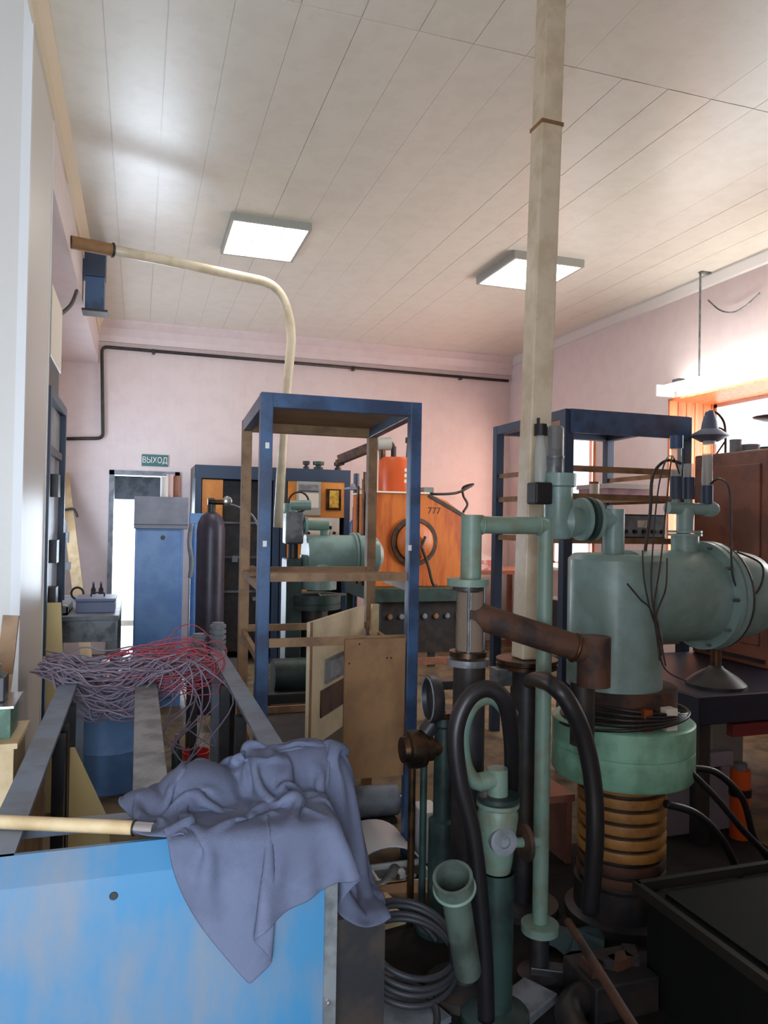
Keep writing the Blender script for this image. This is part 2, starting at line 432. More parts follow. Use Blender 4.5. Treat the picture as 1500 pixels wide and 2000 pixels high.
# dark ballast box under the ceiling by the beam
t = thing('junction_box', 'dark blue-grey metal box hanging below the ceiling beside the beam', 'box', (-.35, 6.08, 2.98))
part('upper_case', MB().boxp((-.43, 6.0, 3.24), (-.27, 6.16, 3.5)), m_navysteel, t, bev=.004)
part('lower_case', MB().boxp((-.41, 6.01, 2.99), (-.275, 6.15, 3.24)), m_bluesteel, t, bev=.004)
part('base_lip', MB().boxp((-.43, 5.99, 2.975), (-.25, 6.16, 2.992)), m_dark, t)

# hanging fluorescent batten by the window
hx = atz(1368, 530, ZC); HX, HY = hx.x, hx.y
a, c = atx(1300, 768, HX), atx(1500, 700, HX)
zb = 2.6
t = thing('batten_lamp', 'long white fluorescent batten hanging on a rod in front of the near window', 'lamp', (HX, HY, zb))
ya, yb = a.y, c.y - .9
part('body', MB().prism([(HX - .025, ya, zb + .05), (HX + .025, ya, zb + .05), (HX + .03, ya, zb - .01), (HX - .03, ya, zb - .01)], (0, yb - ya, 0)), m_white2, t)
for s in (-.055, .055): part('tube', MB().cyl((HX + s, ya - .02, zb + .012), (HX + s, yb + .03, zb + .012), .017, n=12), m_batten, t, 'glowing fluorescent tube')
part('end_cap', MB().boxp((HX - .09, ya, zb - .045), (HX + .09, ya + .02, zb + .05)), m_white2, t)
part('rod', MB().cyl((HX, HY, zb + .05), (HX, HY, ZC), .008, n=8), m_greysteel, t)
part('ceiling_hook', MB().boxp((HX - .005, HY - .02, ZC - .012), (HX + .13, HY + .02, ZC)), m_greysteel, t)
part('terminal', MB().boxp((HX - .03, ya - .2, zb + .05), (HX + .03, ya - .12, zb + .075)), m_dark, t)
q = [atx(1383, 586, XR - .03), atx(1405, 605, XR - .03), atx(1430, 610, XR - .03), atx(1455, 598, XR - .03), atx(1484, 572, XR - .02)]
solo('sagging_cable', MB().tube(spline(q), .006, 6), m_greysteel, 'thin grey cable sagging across the wall above the near window', 'cable')

# white square duct
DY = 2.55
p1, p0 = at(1077, 0, DY), at(1029, 1285, DY)
w = .088
t = thing('square_duct', 'tall white square duct rising from a flange to the ceiling', 'duct', p0)
dv = (p1 - p0).normalized(); pt = p0 + dv * ((ZC - p0.z) / dv.z)
jz = p0 + dv * ((at(1066, 250, DY).z - p0.z) / dv.z)
part('lower_run', MB().bar(p0, jz, w, w, (0, 1, 0)), m_cream, t, bev=.006)
part('upper_run', MB().bar(jz + dv * .004, pt, w * .96, w * .96, (0, 1, 0)), m_cream, t, bev=.006)
part('joint_collar', MB().bar(jz - dv * .006, jz + dv * .008, w * 1.06, w * 1.06, (0, 1, 0)), m_ply, t)
DUCT0 = p0

# ================================================================== tall blue rack in the middle
def rack(name, label, FL, FR, RL, RR, H, mf, mr, w=.05):
    t = thing(name, label, 'rack', ((FL[0] + FR[0]) / 2, (FL[1] + RL[1]) / 2, 0))
    def P3(c, z): return V((c[0], c[1], z))
    for c, m in ((FL, mf), (FR, mf), (RL, mr), (RR, mr)):
        part('post', MB().bar(P3(c, 0), P3(c, H), w, w, (0, 1, 0)), m, t, bev=.003)
    for c, e, m in ((FL, FR, mf), (RL, RR, mr), (FL, RL, mf), (FR, RR, mf)):
        part('top_rail', MB().bar(P3(c, H - .03), P3(e, H - .03), w * .9, .06), m, t, bev=.002)
    part('top_panel', MB().prism([P3(FL, H - .012), P3(FR, H - .012), P3(RR, H - .012), P3(RL, H - .012)], (0, 0, .012)), m_ply, t)
    return t, P3
FL, FR, RL, RR = (.492, 3.1), (1.142, 3.1), (.535, 4.0), (1.225, 4.0)
t, P3 = rack('equipment_rack', 'tall open blue steel rack with wooden cross bars and a brown top panel', FL, FR, RL, RR, 1.97, m_bluesteel, m_wood)
RACK1 = t
def xbar(z, c, e, h=.035, m=m_wood, th=.02, off=0):
    a, b = P3(c, z), P3(e, z)
    part('cross_bar', MB().bar(a + V((0, off, 0)), b + V((0, off, 0)), th, h), m, t)
z1, z2, z3 = at(650, 1127, 3.1).z, at(650, 1252, 3.1).z, at(600, 1447, 3.4).z
for z in (z1, z2, z3): xbar(z, FL, FR)
zr1, zr2 = at(620, 1113, 4.0).z, at(620, 1223, 4.0).z
for z in (zr1, zr2, z3): xbar(z, RL, RR)
for z in (zr1 - .02, zr2 - .02, z3): xbar(z, FL, RL); xbar(z, FR, RR)
for px, py in ((522, 870), (517, 1062), (800, 1070)):
    q = at(px, py, 3.074); part('sticker', MB().boxp((q.x - .008, 3.071, q.z - .012), (q.x + .008, 3.0755, q.z + .012)), m_paper, t)
part('bottom_shelf', MB().prism([P3(FL, z3 - .03), P3(FR, z3 - .03), P3(RR, z3 - .03), P3(RL, z3 - .03)], (0, 0, .012)), m_dark, t)
zsh = z3 - .018
# rod lying across the side bars
a, c = V((.49, 3.5, zr1 + .012)), V((1.20, 3.5, zr1 + .012))
solo('metal_rod', MB().cyl(a, c, .013, n=10), m_wood, 'thin brownish rod laid across the side bars of the tall rack', 'rod')
# brown board fixed to the front of the rack
a, c = at(673, 1252, 3.06), at(786, 1512, 3.06)
t = thing('hardboard_sheet', 'plain brown hardboard sheet hung on the front of the tall blue rack', 'board', ((a.x + c.x) / 2, 3.055, c.z))
part('sheet', MB().boxp((a.x, 3.05, c.z), (c.x, 3.066, a.z + .005)), m_ply, t)
for px, py in ((702, 1258), (756, 1285), (764, 1285), (682, 1296)):
    q = at(px, py, 3.05); part('screw_hole', MB().cyl((q.x, 3.0485, q.z), (q.x, 3.051, q.z), .004, n=10), m_black, t)
# cream panel with a window and a vent, leaning inside the rack
a, c = at(606, 1216, 3.3), at(712, 1178, 3.92)
pb, pc = V((a.x, a.y, zsh)), V((c.x, c.y, zsh))
pa = V((a.x, a.y, a.z)); pd = V((c.x, c.y, a.z + .0))
u = (pc - pb); n = V((-u.y, u.x, 0)).normalized()
if n.y > 0: n = -n
t = thing('door_panel', 'cream painted door panel with a grey window and a brown vent, inside the tall rack', 'panel', pb)
part('sheet', MB().prism([pb, pc, pd, pa], -n * .016), m_creampanel, t)
def onp(f, z): return pb + u * f + V((0, 0, z))
hh = pa.z - zsh
def rect(f0, f1, z0, z1, th): return MB().prism([onp(f0, z0), onp(f1, z0), onp(f1, z1), onp(f0, z1)], n * th)
fr = part('window_frame', rect(.25, .85, hh * .46, hh * .66, .012), m_greysteel, t)
part('pane', rect(.30, .80, hh * .49, hh * .63, .014), m_grey, fr)
part('vent_grille', rect(.18, .85, hh * .2, hh * .42, .006), m_rust, t)
part('edge_strip', MB().prism([pb, pb + u * .03, pa + u * .03, pa], n * .004), m_wood, t)
# wooden batten upright in the rack
a = at(733, 1180, 3.75)
solo('wood_batten', MB().boxp((a.x - .018, 3.74, zsh), (a.x + .018, 3.77, a.z)), m_woodlt, 'short upright pale wooden batten standing inside the tall rack', 'batten')

# ================================================================== second rack on the right
FL2, FR2, RL2, RR2 = (2.395, 3.9), (3.235, 3.9), (2.40, 4.8), (3.30, 4.8)
H2 = 2.13
t, P3 = rack('equipment_rack', 'wide dark blue shelving rack behind the green vacuum machine', FL2, FR2, RL2, RR2, H2, m_navysteel, m_navysteel, .06)
part('front_fascia', MB().bar(P3(FL2, H2 - .07) - V((0, .035, 0)), P3(FR2, H2 - .07) - V((0, .035, 0)), .01, .14), m_bluesteel, t)
SH2 = []
for k, py in enumerate((915, 968, 1052, 1250)):
    z = at(1240, py, 3.9).z; SH2.append(z)
    if k:
        part('shelf', MB().prism([P3(FL2, z), P3(FR2, z), P3(RR2, z), P3(RL2, z)], (0, 0, -.02)), m_wood, t)
    part('shelf_edge', MB().bar(P3(FL2, z - .015), P3(FR2, z - .015), .025, .035), m_wood, t)
    part('side_bar', MB().bar(P3(FL2, z - .02), P3(RL2, z - .02), .02, .03), m_wood, t)
    part('side_bar', MB().bar(P3(FR2, z - .02), P3(RR2, z - .02), .02, .03), m_wood, t)
def instrument(label, x0, x1, y0, y1, z0, z1, body, face, knobs, dials, kc=m_black):
    t = thing('instrument_case', label, 'instrument', ((x0 + x1) / 2, (y0 + y1) / 2, z0))
    part('case', MB().boxp((x0, y0, z0), (x1, y1, z1)), body, t, bev=.004)
    part('front_panel', MB().boxp((x0 + .01, y0 - .004, z0 + .01), (x1 - .01, y0 + .002, z1 - .01)), face, t)
    h = z1 - z0
    for i in range(knobs):
        x = x0 + (x1 - x0) * (i + .5) / knobs
        part('knob', MB().lathe((x, y0 - .004, z0 + h * .28), (0, -1, 0), [(.0, .018), (.012, .018), (.014, 0)], 12), kc, t)
    for i in range(dials):
        x = x0 + (x1 - x0) * (i + .5) / dials
        w = min((x1 - x0) / dials * .34, h * .3)
        dl = part('dial', MB().boxp((x - w, y0 - .008, z0 + h * .45), (x + w, y0 - .002, z0 + h * .45 + w)), m_ivory, t)
        part('needle', MB().bar((x, y0 - .009, z0 + h * .47), (x + w * .4, y0 - .009, z0 + h * .45 + w * .8), .002, .002), m_black, dl)
    return t
zA = SH2[1]; zB = SH2[2]; zC2 = SH2[3]
instrument('dark instrument with two dials on the middle shelf of the right rack', 2.47, 2.78, 4.0, 4.35, zB, zB + .16, m_navysteel, m_dark, 4, 2)
instrument('grey-green instrument at the right end of the middle shelf of the right rack', 2.84, 3.18, 4.0, 4.4, zB, zB + .15, m_greendk, m_grey, 5, 1)
instrument('black instrument on the lowest shelf of the right rack', 2.5, 3.0, 4.0, 4.4, zC2, zC2 + .22, m_dark, m_dark, 6, 2, m_grey)
t = thing('carton', 'pinkish flat carton on the upper shelf of the right rack', 'carton', (3.0, 4.3, zA))
part('box_body', MB().boxp((2.86, 4.15, zA), (3.2, 4.5, zA + .07)), mat('pink_card', (206, 176, 190), .7, c2=(180, 150, 170), scale=12), t, bev=.003)
part('lid', MB().boxp((2.85, 4.14, zA + .055), (3.21, 4.51, zA + .085)), m_paper, t)
t = thing('small_tin', 'small cream tin standing on the upper shelf of the right rack', 'tin', (2.72, 4.1, zA))
part('tin_body', MB().cyl((2.72, 4.1, zA), (2.72, 4.1, zA + .075), .03), m_ivory, t); part('lid', MB().cyl((2.72, 4.1, zA + .075), (2.72, 4.1, zA + .088), .032), m_brown, t)
q = at(1085, 1075, 4.1)
solo('plastic_bag', MB().lathe((2.475, 4.12, zB), (0, 0, 1), [(0, 0), (.045, .0), (.055, .04), (.04, .075), (.012, .09), (.02, .11), (0, .11)], 10), m_bluebag, 'small light blue plastic bag on the left end of the middle shelf', 'bag')

# ================================================================== rack lying on its back in the left foreground
LX0, LX1, LY0, LY1, LZ = -.265, .395, 1.49, 3.62, .83
t = thing('lying_rack', 'open steel rack lying on its back with a sky-blue painted end panel', 'rack', ((LX0 + LX1) / 2, LY0, 0))
ep = part('end_panel', MB().boxp((LX0, LY0, 0), (LX1, LY0 + .012, LZ - .045)), m_sky, t, 'scratched sky-blue end panel')
part('panel_lip', MB().prism([(LX0, LY0 - .003, LZ - .045), (LX0, LY0 + .03, LZ), (LX0, LY0 + .04, LZ), (LX0, LY0 + .02, LZ - .05)], (LX1 - LX0, 0, 0)), m_sky, t)
part('corner_edge', MB().boxp((LX1 - .022, LY0 - .004, 0), (LX1 + .004, LY0 + .03, LZ - .03)), m_greysteel, t)
q = at(222, 1750, LY0); part('bolt_hole', MB().lathe((q.x, LY0 + .001, q.z), (0, -1, 0), [(0, .002), (.007, .002), (.009, 0)], 14), m_black, ep)
q = at(640, 1955, LY0); part('bolt', MB().lathe((q.x, LY0 - .004, q.z), (0, -1, 0), [(0, .006), (.004, .005), (.005, 0)], 10), m_chrome, ep)
def angle_rail(x, s, z, m):
    return MB().prism([(x, LY0 + .03, z), (x + s * .062, LY0 + .03, z), (x + s * .062, LY0 + .03, z - .012), (x + s * .034, LY0 + .03, z - .012), (x + s * .034, LY0 + .03, z - .004), (x + s * .022, LY0 + .03, z - .004), (x + s * .022, LY0 + .03, z - .012), (x + s * .004, LY0 + .03, z - .05), (x, LY0 + .03, z - .05)], (0, LY1 - LY0 - .03, 0))
m_rail = mat('rail_paint', (118, 132, 150), .42, c2=(104, 112, 120), scale=6)
part('rail', angle_rail(LX0, 1, LZ, m_rail), m_rail, t); part('rail', angle_rail(LX1, -1, LZ, m_rail), m_rail, t)
part('rail', MB().bar((LX0 + .03, LY0 + .03, .03), (LX0 + .03, LY1, .03), .05, .05), m_rail, t)
part('rail', MB().bar((LX1 - .03, LY0 + .03, .03), (LX1 - .03, LY1, .03), .05, .05), m_rail, t)
for x in (LX0 + .03, LX1 - .03): part('end_post', MB().bar((x, LY1 - .03, .05), (x, LY1 - .03, LZ - .05), .05, .05, (0, 1, 0)), m_rail, t)
for y in (LY1 - .03, 3.28, 1.74): part('cross_bar', MB().bar((LX0 + .03, y, LZ - .04), (LX1 - .03, y, LZ - .04), .04, .02), m_rail, t)
part('side_lining', MB().boxp((LX0 + .004, 1.8, .06), (LX0 + .016, 2.45, LZ - .05)), m_wood, t, 'brown board lining')
for y in (2.5, 2.62, 2.9): part('inner_post', MB().bar((LX0 + .05, y, .05), (LX0 + .05, y, LZ - .05), .035, .05, (0, 1, 0)), m_dark, t)
for y in (2.6, 3.1): part('inner_post', MB().bar((LX1 - .05, y, .05), (LX1 - .05, y, LZ - .05), .035, .05, (0, 1, 0)), m_dark, t)
# flat bar lying along the middle
solo('flat_steel_bar', MB().boxp((.0, 1.71, LZ - .03), (.082, 3.32, LZ - .018)), m_greysteel, 'wide grey flat bar lying lengthwise on the cross bars of the lying rack', 'bar', bev=.002)
# cardboard sheet standing inside
pts = [at(158, 1410, 2.75), at(175, 1400, 2.75), at(200, 1530, 2.75), at(178, 1610, 2.75), at(158, 1530, 2.75)]
solo('cardboard_sheet', MB().prism([(-.20, 2.72, .0), (-.02, 2.72, .0), (-.08, 2.76, .42), (-.19, 2.78, .66), (-.205, 2.78, .66)], (0, .008, 0)), m_card, 'torn yellowish cardboard sheet standing inside the lying rack', 'cardboard')
# wooden handle across the front
a, c = at(-60, 1604, 1.62), at(262, 1617, 1.62)
zz = LZ + .014
t = thing('broom_handle', 'pale round wooden handle lying across the front of the lying rack', 'handle', (0, 1.6, zz))
a, c = atz(-120, 1600, zz), atz(262, 1617, zz); e = atz(300, 1620, zz)
part('shaft', MB().cyl(a, c, .0135, n=14), m_woodlt, t); part('ferrule', MB().cyl(c, e, .0125, n=14), m_chrome, t); part('ring', MB().torus(c, e - a, .0135, .002), m_black, t)

# tangled wire at the far end of the lying rack
def strand(pts, r): return MB().tube(spline(pts, 6), r, 5)
cw = [V((.02, 3.2, LZ))]
t = thing('wire_bundle', 'tangled heap of grey-mauve wire sagging over the far end of the lying rack', 'wire', (-.05, 3.2, LZ))
rnd = random.Random(3)
for k in range(84):
    x0 = rnd.uniform(-.36, -.24); x1 = rnd.uniform(.02, .26)
    zb0 = LZ + rnd.uniform(.02, .075); sag = rnd.uniform(-.02, .24) * rnd.random() ** .25; y0 = rnd.uniform(3.02, 3.34)
    pts = []
    for i in range(9):
        f = i / 8
        pts.append((x0 + (x1 - x0) * f + rnd.uniform(-.012, .012), y0 + rnd.uniform(-.05, .05) * math.sin(math.pi * f) - .05 * math.sin(math.pi * f), zb0 - sag * math.sin(math.pi * f) ** 1.2 + rnd.uniform(-.014, .014)))
    pts = [(x0 + .03, y0 + .08, zb0 - .03)] + pts
    part('wire_strand', strand(pts, .0034), m_greywire, t)
for k in range(12):
    x0 = rnd.uniform(.0, .2); y0 = rnd.uniform(3.0, 3.2)
    pts = [(x0, y0 + .1, LZ + .05), (x0 + .08, y0, LZ + .04), (x0 + rnd.uniform(.05, .2), y0 - .02, LZ - .1), (x0 + rnd.uniform(-.02, .2), y0, LZ - rnd.uniform(.15, .34)), (x0 + rnd.uniform(-.05, .1), y0 + .05, LZ - rnd.uniform(.2, .36))]
    part('wire_strand', strand(pts, .003), m_greywire, t)
t = thing('wire_bundle', 'loose tangle of dull red wire loops beside the grey wire heap', 'wire', (.15, 3.2, LZ))
for k in range(44):
    c = V((rnd.uniform(.02, .24), rnd.uniform(3.08, 3.3), LZ + rnd.uniform(-.01, .05)))
    R1, R2 = rnd.uniform(.06, .2), rnd.uniform(.03, .085); ph = rnd.uniform(0, 6.28); tl = rnd.uniform(-.3, .3)
    pts = []
    for i in range(10):
        a = ph + i / 9 * rnd.uniform(4.2, 5.8)
        pts.append(c + V((R1 * math.cos(a), .06 * math.sin(a), R2 * math.sin(a) + tl * .1 * math.cos(a))) + V((rnd.uniform(-.01, .01),) * 3))
    part('wire_strand', strand(pts, .0026), m_redwire, t)
q0 = at(310, 1270, 3.3); q1 = at(350, 1225, 3.4); q2 = at(388, 1225, 3.45); q3 = at(430, 1270, 3.5)
part('wire_strand', strand([q0, q1, q2, q3, q3 - V((0, 0, .08))], .0026), m_redwire, t)

# ================================================================== cloth thrown over the front corner (simulated drape)
def drape():
    rs = np.random.RandomState(5)
    nx, ny = 66, 58
    Lx, Ly = .80, .80
    gx, gy = np.meshgrid(np.linspace(0, 1, nx), np.linspace(0, 1, ny), indexing='ij')
    dx, dy = Lx / (nx - 1), Ly / (ny - 1)
    # crumpled start: squeezed in plan, waves in height
    ang = math.radians(-60); ca, sa = math.cos(ang), math.sin(ang)
    px = (gx - .5) * .46; py = (gy - .5) * .57
    X = .285 + ca * px - sa * py; Y = 1.68 + sa * px + ca * py
    Zz = 1.06 + .05 * np.sin(gx * 17 + 2.2 * np.sin(gy * 5)) + .045 * np.sin(gy * 15 + 2.6 * gx * 3) + .03 * np.sin((gx + gy) * 26 + 1) + .005 * rs.randn(nx, ny)
    x = np.stack([X, Y, Zz], -1).reshape(-1, 3)
    idx = np.arange(nx * ny).reshape(nx, ny)
    groups = []
    def grp(a, b, rest, k):
        groups.append((a.ravel(), b.ravel(), rest, k))
    for s in (0, 1):
        grp(idx[s:-1:2][:idx[s + 1::2].shape[0]], idx[s + 1::2], dx, .95)
        grp(idx[:, s:-1:2][:, :idx[:, s + 1::2].shape[1]], idx[:, s + 1::2], dy, .95)
    dd = math.hypot(dx, dy)
    for s in (0, 1):
        a = idx[s:-1:2]; b = idx[s + 1::2]; m = min(len(a), len(b)); a, b = a[:m], b[:m]
        for s2 in (0, 1):
            grp(a[:, s2:-1:2][:, :b[:, s2 + 1::2].shape[1]], b[:, s2 + 1::2][:, :a[:, s2:-1:2].shape[1]], dd, .5)
            grp(b[:, s2:-1:2][:, :a[:, s2 + 1::2].shape[1]], a[:, s2 + 1::2][:, :b[:, s2:-1:2].shape[1]], dd, .5)
    for s in range(4):
        rows = [i for i in range(nx - 2) if i % 4 == s]
        r = np.array(rows); grp(idx[r], idx[r + 2], dx * 2, .1)
        c = np.array([i for i in range(ny - 2) if i % 4 == s]); grp(idx[:, c], idx[:, c + 2], dy * 2, .1)
    prev = x.copy(); stuck = np.zeros(len(x), bool); anchor = x.copy()
    B = [((LX0 - .3, LY0 - .012, -1), (LX1 + .012, LY1, LZ + .008)), ((LX1 - .1, 1.56, -1), (.55, 2.1, .60))]
    S = [((.14, 1.72, .80), .105), ((.28, 1.76, .81), .10), ((.40, 1.80, .80), .115), ((.02, 1.68, .80), .07)]
    for step in range(120):
        v = (x - prev) * .965; prev = x.copy()
        x = x + v; x[:, 2] -= 9.8 * .00011
        for it in range(9):
            for a, b, rest, k in groups:
                d = x[b] - x[a]; l = np.sqrt((d * d).sum(1)) + 1e-9
                e = d * ((l - rest) / l * .5 * k)[:, None]
                x[a] += e; x[b] -= e
            x[stuck] = anchor[stuck]
            if it % 3 == 2:
                for lo, hi in B:
                    lo = np.array(lo); hi = np.array(hi)
                    ins = ((x > lo) & (x < hi)).all(1)
                    if ins.any():
                        p = x[ins]
                        pen = np.stack([hi[2] - p[:, 2], p[:, 1] - lo[1], hi[0] - p[:, 0]], 1)
                        m = pen.argmin(1); q = p.copy()
                        q[m == 0, 2] = hi[2]; q[m == 1, 1] = lo[1]; q[m == 2, 0] = hi[0]
                        x[ins] = q; prev[ins] = prev[ins] * .25 + q * .75
                        new = np.zeros(len(x), bool); new[np.where(ins)[0][m == 0]] = True
                        new &= ~stuck & (x[:, 1] > 1.55) & (step > 12); anchor[new] = x[new]; stuck |= new
                for c, r in S:
                    d = x - np.array(c); l = np.sqrt((d * d).sum(1)); ins = l < r
                    if ins.any():
                        x[ins] = np.array(c) + d[ins] / l[ins][:, None] * r; prev[ins] = prev[ins] * .3 + x[ins] * .7
                        new = ins & ~stuck & (step > 14) & (d[:, 2] > r * .7); anchor[new] = x[new]; stuck |= new
    m = MB()
    f = [(idx[i, j], idx[i + 1, j], idx[i + 1, j + 1], idx[i, j + 1]) for i in range(nx - 1) for j in range(ny - 1)]
    m.add([tuple(map(float, p)) for p in x], [tuple(map(int, q)) for q in f], True)
    return m
cl = solo('cloth', drape(), m_cloth, 'crumpled blue-grey cloth thrown over the front corner of the lying rack', 'cloth')
md = cl.modifiers.new('thickness', 'SOLIDIFY'); md.thickness = .004; md.offset = 1
md = cl.modifiers.new('smooth', 'SUBSURF'); md.levels = 1; md.render_levels = 1
solo('crate', MB().boxp((LX1 + .03, 1.6, 0), (.54, 2.05, .02)).boxp((LX1 + .03, 1.6, .02), (LX1 + .045, 2.05, .58)).boxp((.525, 1.6, .02), (.54, 2.05, .58)).boxp((LX1 + .045, 1.6, .02), (.525, 1.615, .58)).boxp((LX1 + .045, 2.035, .02), (.525, 2.05, .58)), m_dark, 'dark narrow crate standing under the overhanging edge of the cloth', 'crate')

# ================================================================== left side, along the wall
# blue-edged cabinet standing behind the pillar
t = thing('wall_cabinet', 'grey cabinet with a dark blue edge frame standing behind the white pillar', 'cabinet', (-.66, 4.45, 0))
CZ = 2.09; CY0, CY1 = 4.02, 4.88
part('body', MB().boxp((XL + .01, CY0, 0), (XB - .02, CY1 - .02, CZ - .03)), m_grey, t)
part('edge_post', MB().boxp((XB - .03, CY1 - .05, 0), (XB + .012, CY1, CZ)), m_navysteel, t, bev=.003)
part('edge_post', MB().boxp((XB - .03, CY0, 0), (XB + .012, CY0 + .05, CZ)), m_navysteel, t, bev=.003)
part('top_rail', MB().boxp((XB - .03, CY0 + .05, CZ - .05), (XB + .012, CY1 - .05, CZ)), m_navysteel, t)
part('door_strip', MB().boxp((XB - .02, CY0 + .1, CZ - .32), (XB, CY1 - .1, CZ - .28)), m_dark, t)
for z in (1.55, 1.2, .95):
    part('breaker', MB().boxp((XB - .02, CY0 + .3, z), (XB + .025, CY0 + .42, z + .12)), m_dark, t)
part('hinge', MB().cyl((XB + .01, CY1 - .02, .95), (XB + .01, CY1 - .02, 1.35), .014, n=10), m_navysteel, t)
t = thing('fuse_box', 'small cream box with a dark lower half standing on the grey cabinet', 'box', (-.62, 4.35, CZ))
part('case', MB().boxp((-.75, 4.1, CZ), (XB - .01, 4.6, CZ + .16)), m_dark, t)
part('cover', MB().boxp((-.76, 4.09, CZ + .16), (XB, 4.61, CZ + .52)), m_ivory, t, bev=.004)
q = [at(84, 634, 4.62), at(112, 618, 4.8), at(138, 596, 5.0), at(150, 568, 5.3)]
solo('conduit', MB().tube(spline(q), .012, 8), m_dark, 'short dark curved conduit between the cream box and the beam', 'conduit')
# board leaning against the back wall
a, c = at(124, 925, 8.4), at(153, 1160, 7.9)
dirv = (c - a).normalized()
foot = a + dirv * ((.0 - a.z) / dirv.z)
t = thing('leaning_board', 'narrow pale board leaning on the back wall left of the doorway', 'board', foot)
part('plank', MB().bar(foot, a, .10, .02, (0, 1, 0)), m_woodlt, t)
q = at(140, 1000, 8.25); part('hook', MB().tube(spline([q + V((-.06, -.05, .02)), q + V((.02, -.05, .03)), q + V((.06, -.05, -.05))]), .012, 8), m_dark, t)
a = at(122, 1090, 7.6)
solo('wall_tool', MB().boxp((a.x - .03, 7.58, .0), (a.x + .03, 7.64, a.z + .35)).boxp((a.x - .05, 7.57, .95), (a.x + .07, 7.65, 1.02)).boxp((a.x - .045, 7.57, 1.2), (a.x + .05, 7.65, 1.3)), m_grey, 'grey upright post with clamps standing left of the leaning board', 'post')
# work bench
bx0, bx1, by0, by1, bz = -.66, -.10, 4.95, 6.3, .84
t = thing('work_bench', 'grey-blue steel work bench against the left wall in front of the doorway', 'bench', ((bx0 + bx1) / 2, by0, 0))
part('worktop', MB().boxp((bx0, by0, bz - .03), (bx1, by1, bz)), m_grey, t, bev=.004)
part('apron', MB().boxp((bx0 + .02, by0 + .01, bz - .16), (bx1 - .02, by0 + .03, bz - .03)), m_greysteel, t)
part('lower_shelf', MB().boxp((bx0 + .02, by0 + .03, .3), (bx1 - .02, by1 - .03, .32)), m_greysteel, t)
for x in (bx0 + .03, bx1 - .03):
    for y in (by0 + .05, by1 - .05): part('leg', MB().bar((x, y, 0), (x, y, bz - .03), .04, .04, (0, 1, 0)), m_greysteel, t)
a = at(172, 1205, 5.2)
t = thing('toolbox', 'blue-grey metal toolbox lying at the right of the bench top', 'toolbox', (-.25, 5.2, bz))
part('case', MB().boxp((-.36, 5.1, bz), (-.13, 5.4, bz + .07)), mat('slate_paint', (112, 120, 150), .45), t, bev=.005)
part('lid', MB().boxp((-.365, 5.095, bz + .07), (-.125, 5.405, bz + .09)), mat('slate_paint', (112, 120, 150)), t, bev=.005)
part('handle', MB().tube(bend([(-.28, 5.25, bz + .09), (-.28, 5.25, bz + .115), (-.2, 5.25, bz + .115), (-.2, 5.25, bz + .09)], .01), .005, 6), m_dark, t)
t = thing('storage_tray', 'flat grey tray of parts on the left half of the bench', 'tray', (-.51, 5.2, bz))
part('tray', MB().boxp((-.63, 5.02, bz), (-.4, 5.4, bz + .012)).boxp((-.63, 5.02, bz), (-.62, 5.4, bz + .05)).boxp((-.41, 5.02, bz), (-.4, 5.4, bz + .05)).boxp((-.63, 5.02, bz), (-.4, 5.03, bz + .05)), m_grey, t)
for i in range(5):
    part('loose_part', MB().box((-.6 + .045 * i, 5.12 + .05 * (i % 3), bz + .03), (.03, .05, .03), Matrix.Rotation(i * .7, 3, 'Z')), (m_dark, m_ivory, m_greysteel)[i % 3], t)
q = at(151, 1165, 5.9)
solo('metal_ring', MB().torus((q.x, 5.9, bz + .05), (.2, 1, 0), .042, .008), m_dark, 'dark metal ring standing on the far end of the bench', 'ring')
for i, (px, lab) in enumerate(((182, 'left one of two small dark bottles at the far end of the bench'), (197, 'right one of two small dark bottles at the far end of the bench'))):
    q = at(px, 1165, 6.1)
    t = thing('small_bottle', lab, 'bottle', (q.x, 6.1, bz), 'bottles on the bench')
    part('glass_body', MB().lathe((q.x, 6.1, bz), Zup, [(0, 0), (.018, 0), (.018, .06), (.008, .08), (.008, .1)], 12), m_dark, t)
    part('cap', MB().cyl((q.x, 6.1, bz + .1), (q.x, 6.1, bz + .115), .01, n=10), m_grey, t)
# cardboard and small things at the pillar foot
solo('cardboard_sheet', MB().prism([(-.40, 4.02, 0), (-.30, 4.02, 0), (-.355, 4.05, 1.02), (-.425, 4.05, 1.02)], (0, .01, 0)), m_card, 'tall yellowish cardboard strip leaning at the foot of the white pillar', 'cardboard')
# crate with electronic module and leaning stick by the left frame edge
t = thing('wooden_crate', 'narrow wooden crate half hidden behind the left rail of the lying rack', 'crate', (-.40, 2.3, 0))
zcr = at(20, 1440, 2.3).z
for k in range(5):
    z0 = zcr / 5 * k
    part('slat', MB().boxp((-.52, 2.2, z0 + .004), (-.30, 2.215, z0 + zcr / 5 - .004)), m_woodlt, t)
    part('slat', MB().boxp((-.315, 2.216, z0 + .004), (-.30, 2.42, z0 + zcr / 5 - .004)), m_woodlt, t)
part('lid', MB().boxp((-.53, 2.19, zcr - .002), (-.29, 2.43, zcr + .012)), m_woodlt, t)
zc = zcr + .012
t = thing('circuit_module', 'green circuit board module with chrome connectors on the crate at the left edge', 'electronics', (-.40, 2.3, zc))
part('board', MB().boxp((-.47, 2.24, zc), (-.315, 2.38, zc + .085)), m_pcb, t)
part('metal_plate', MB().boxp((-.49, 2.22, zc + .085), (-.305, 2.4, zc + .091)), m_chrome, t)
for x in (-.40, -.36): part('connector', MB().cyl((x, 2.24, zc + .04), (x, 2.215, zc + .04), .014, n=12), m_chrome, t)
part('transformer', MB().boxp((-.42, 2.27, zc + .091), (-.335, 2.34, zc + .16)), m_dark, t, bev=.004)
part('coil_cap', MB().cyl((-.375, 2.3, zc + .16), (-.375, 2.3, zc + .19), .026, n=14), m_greysteel, t)
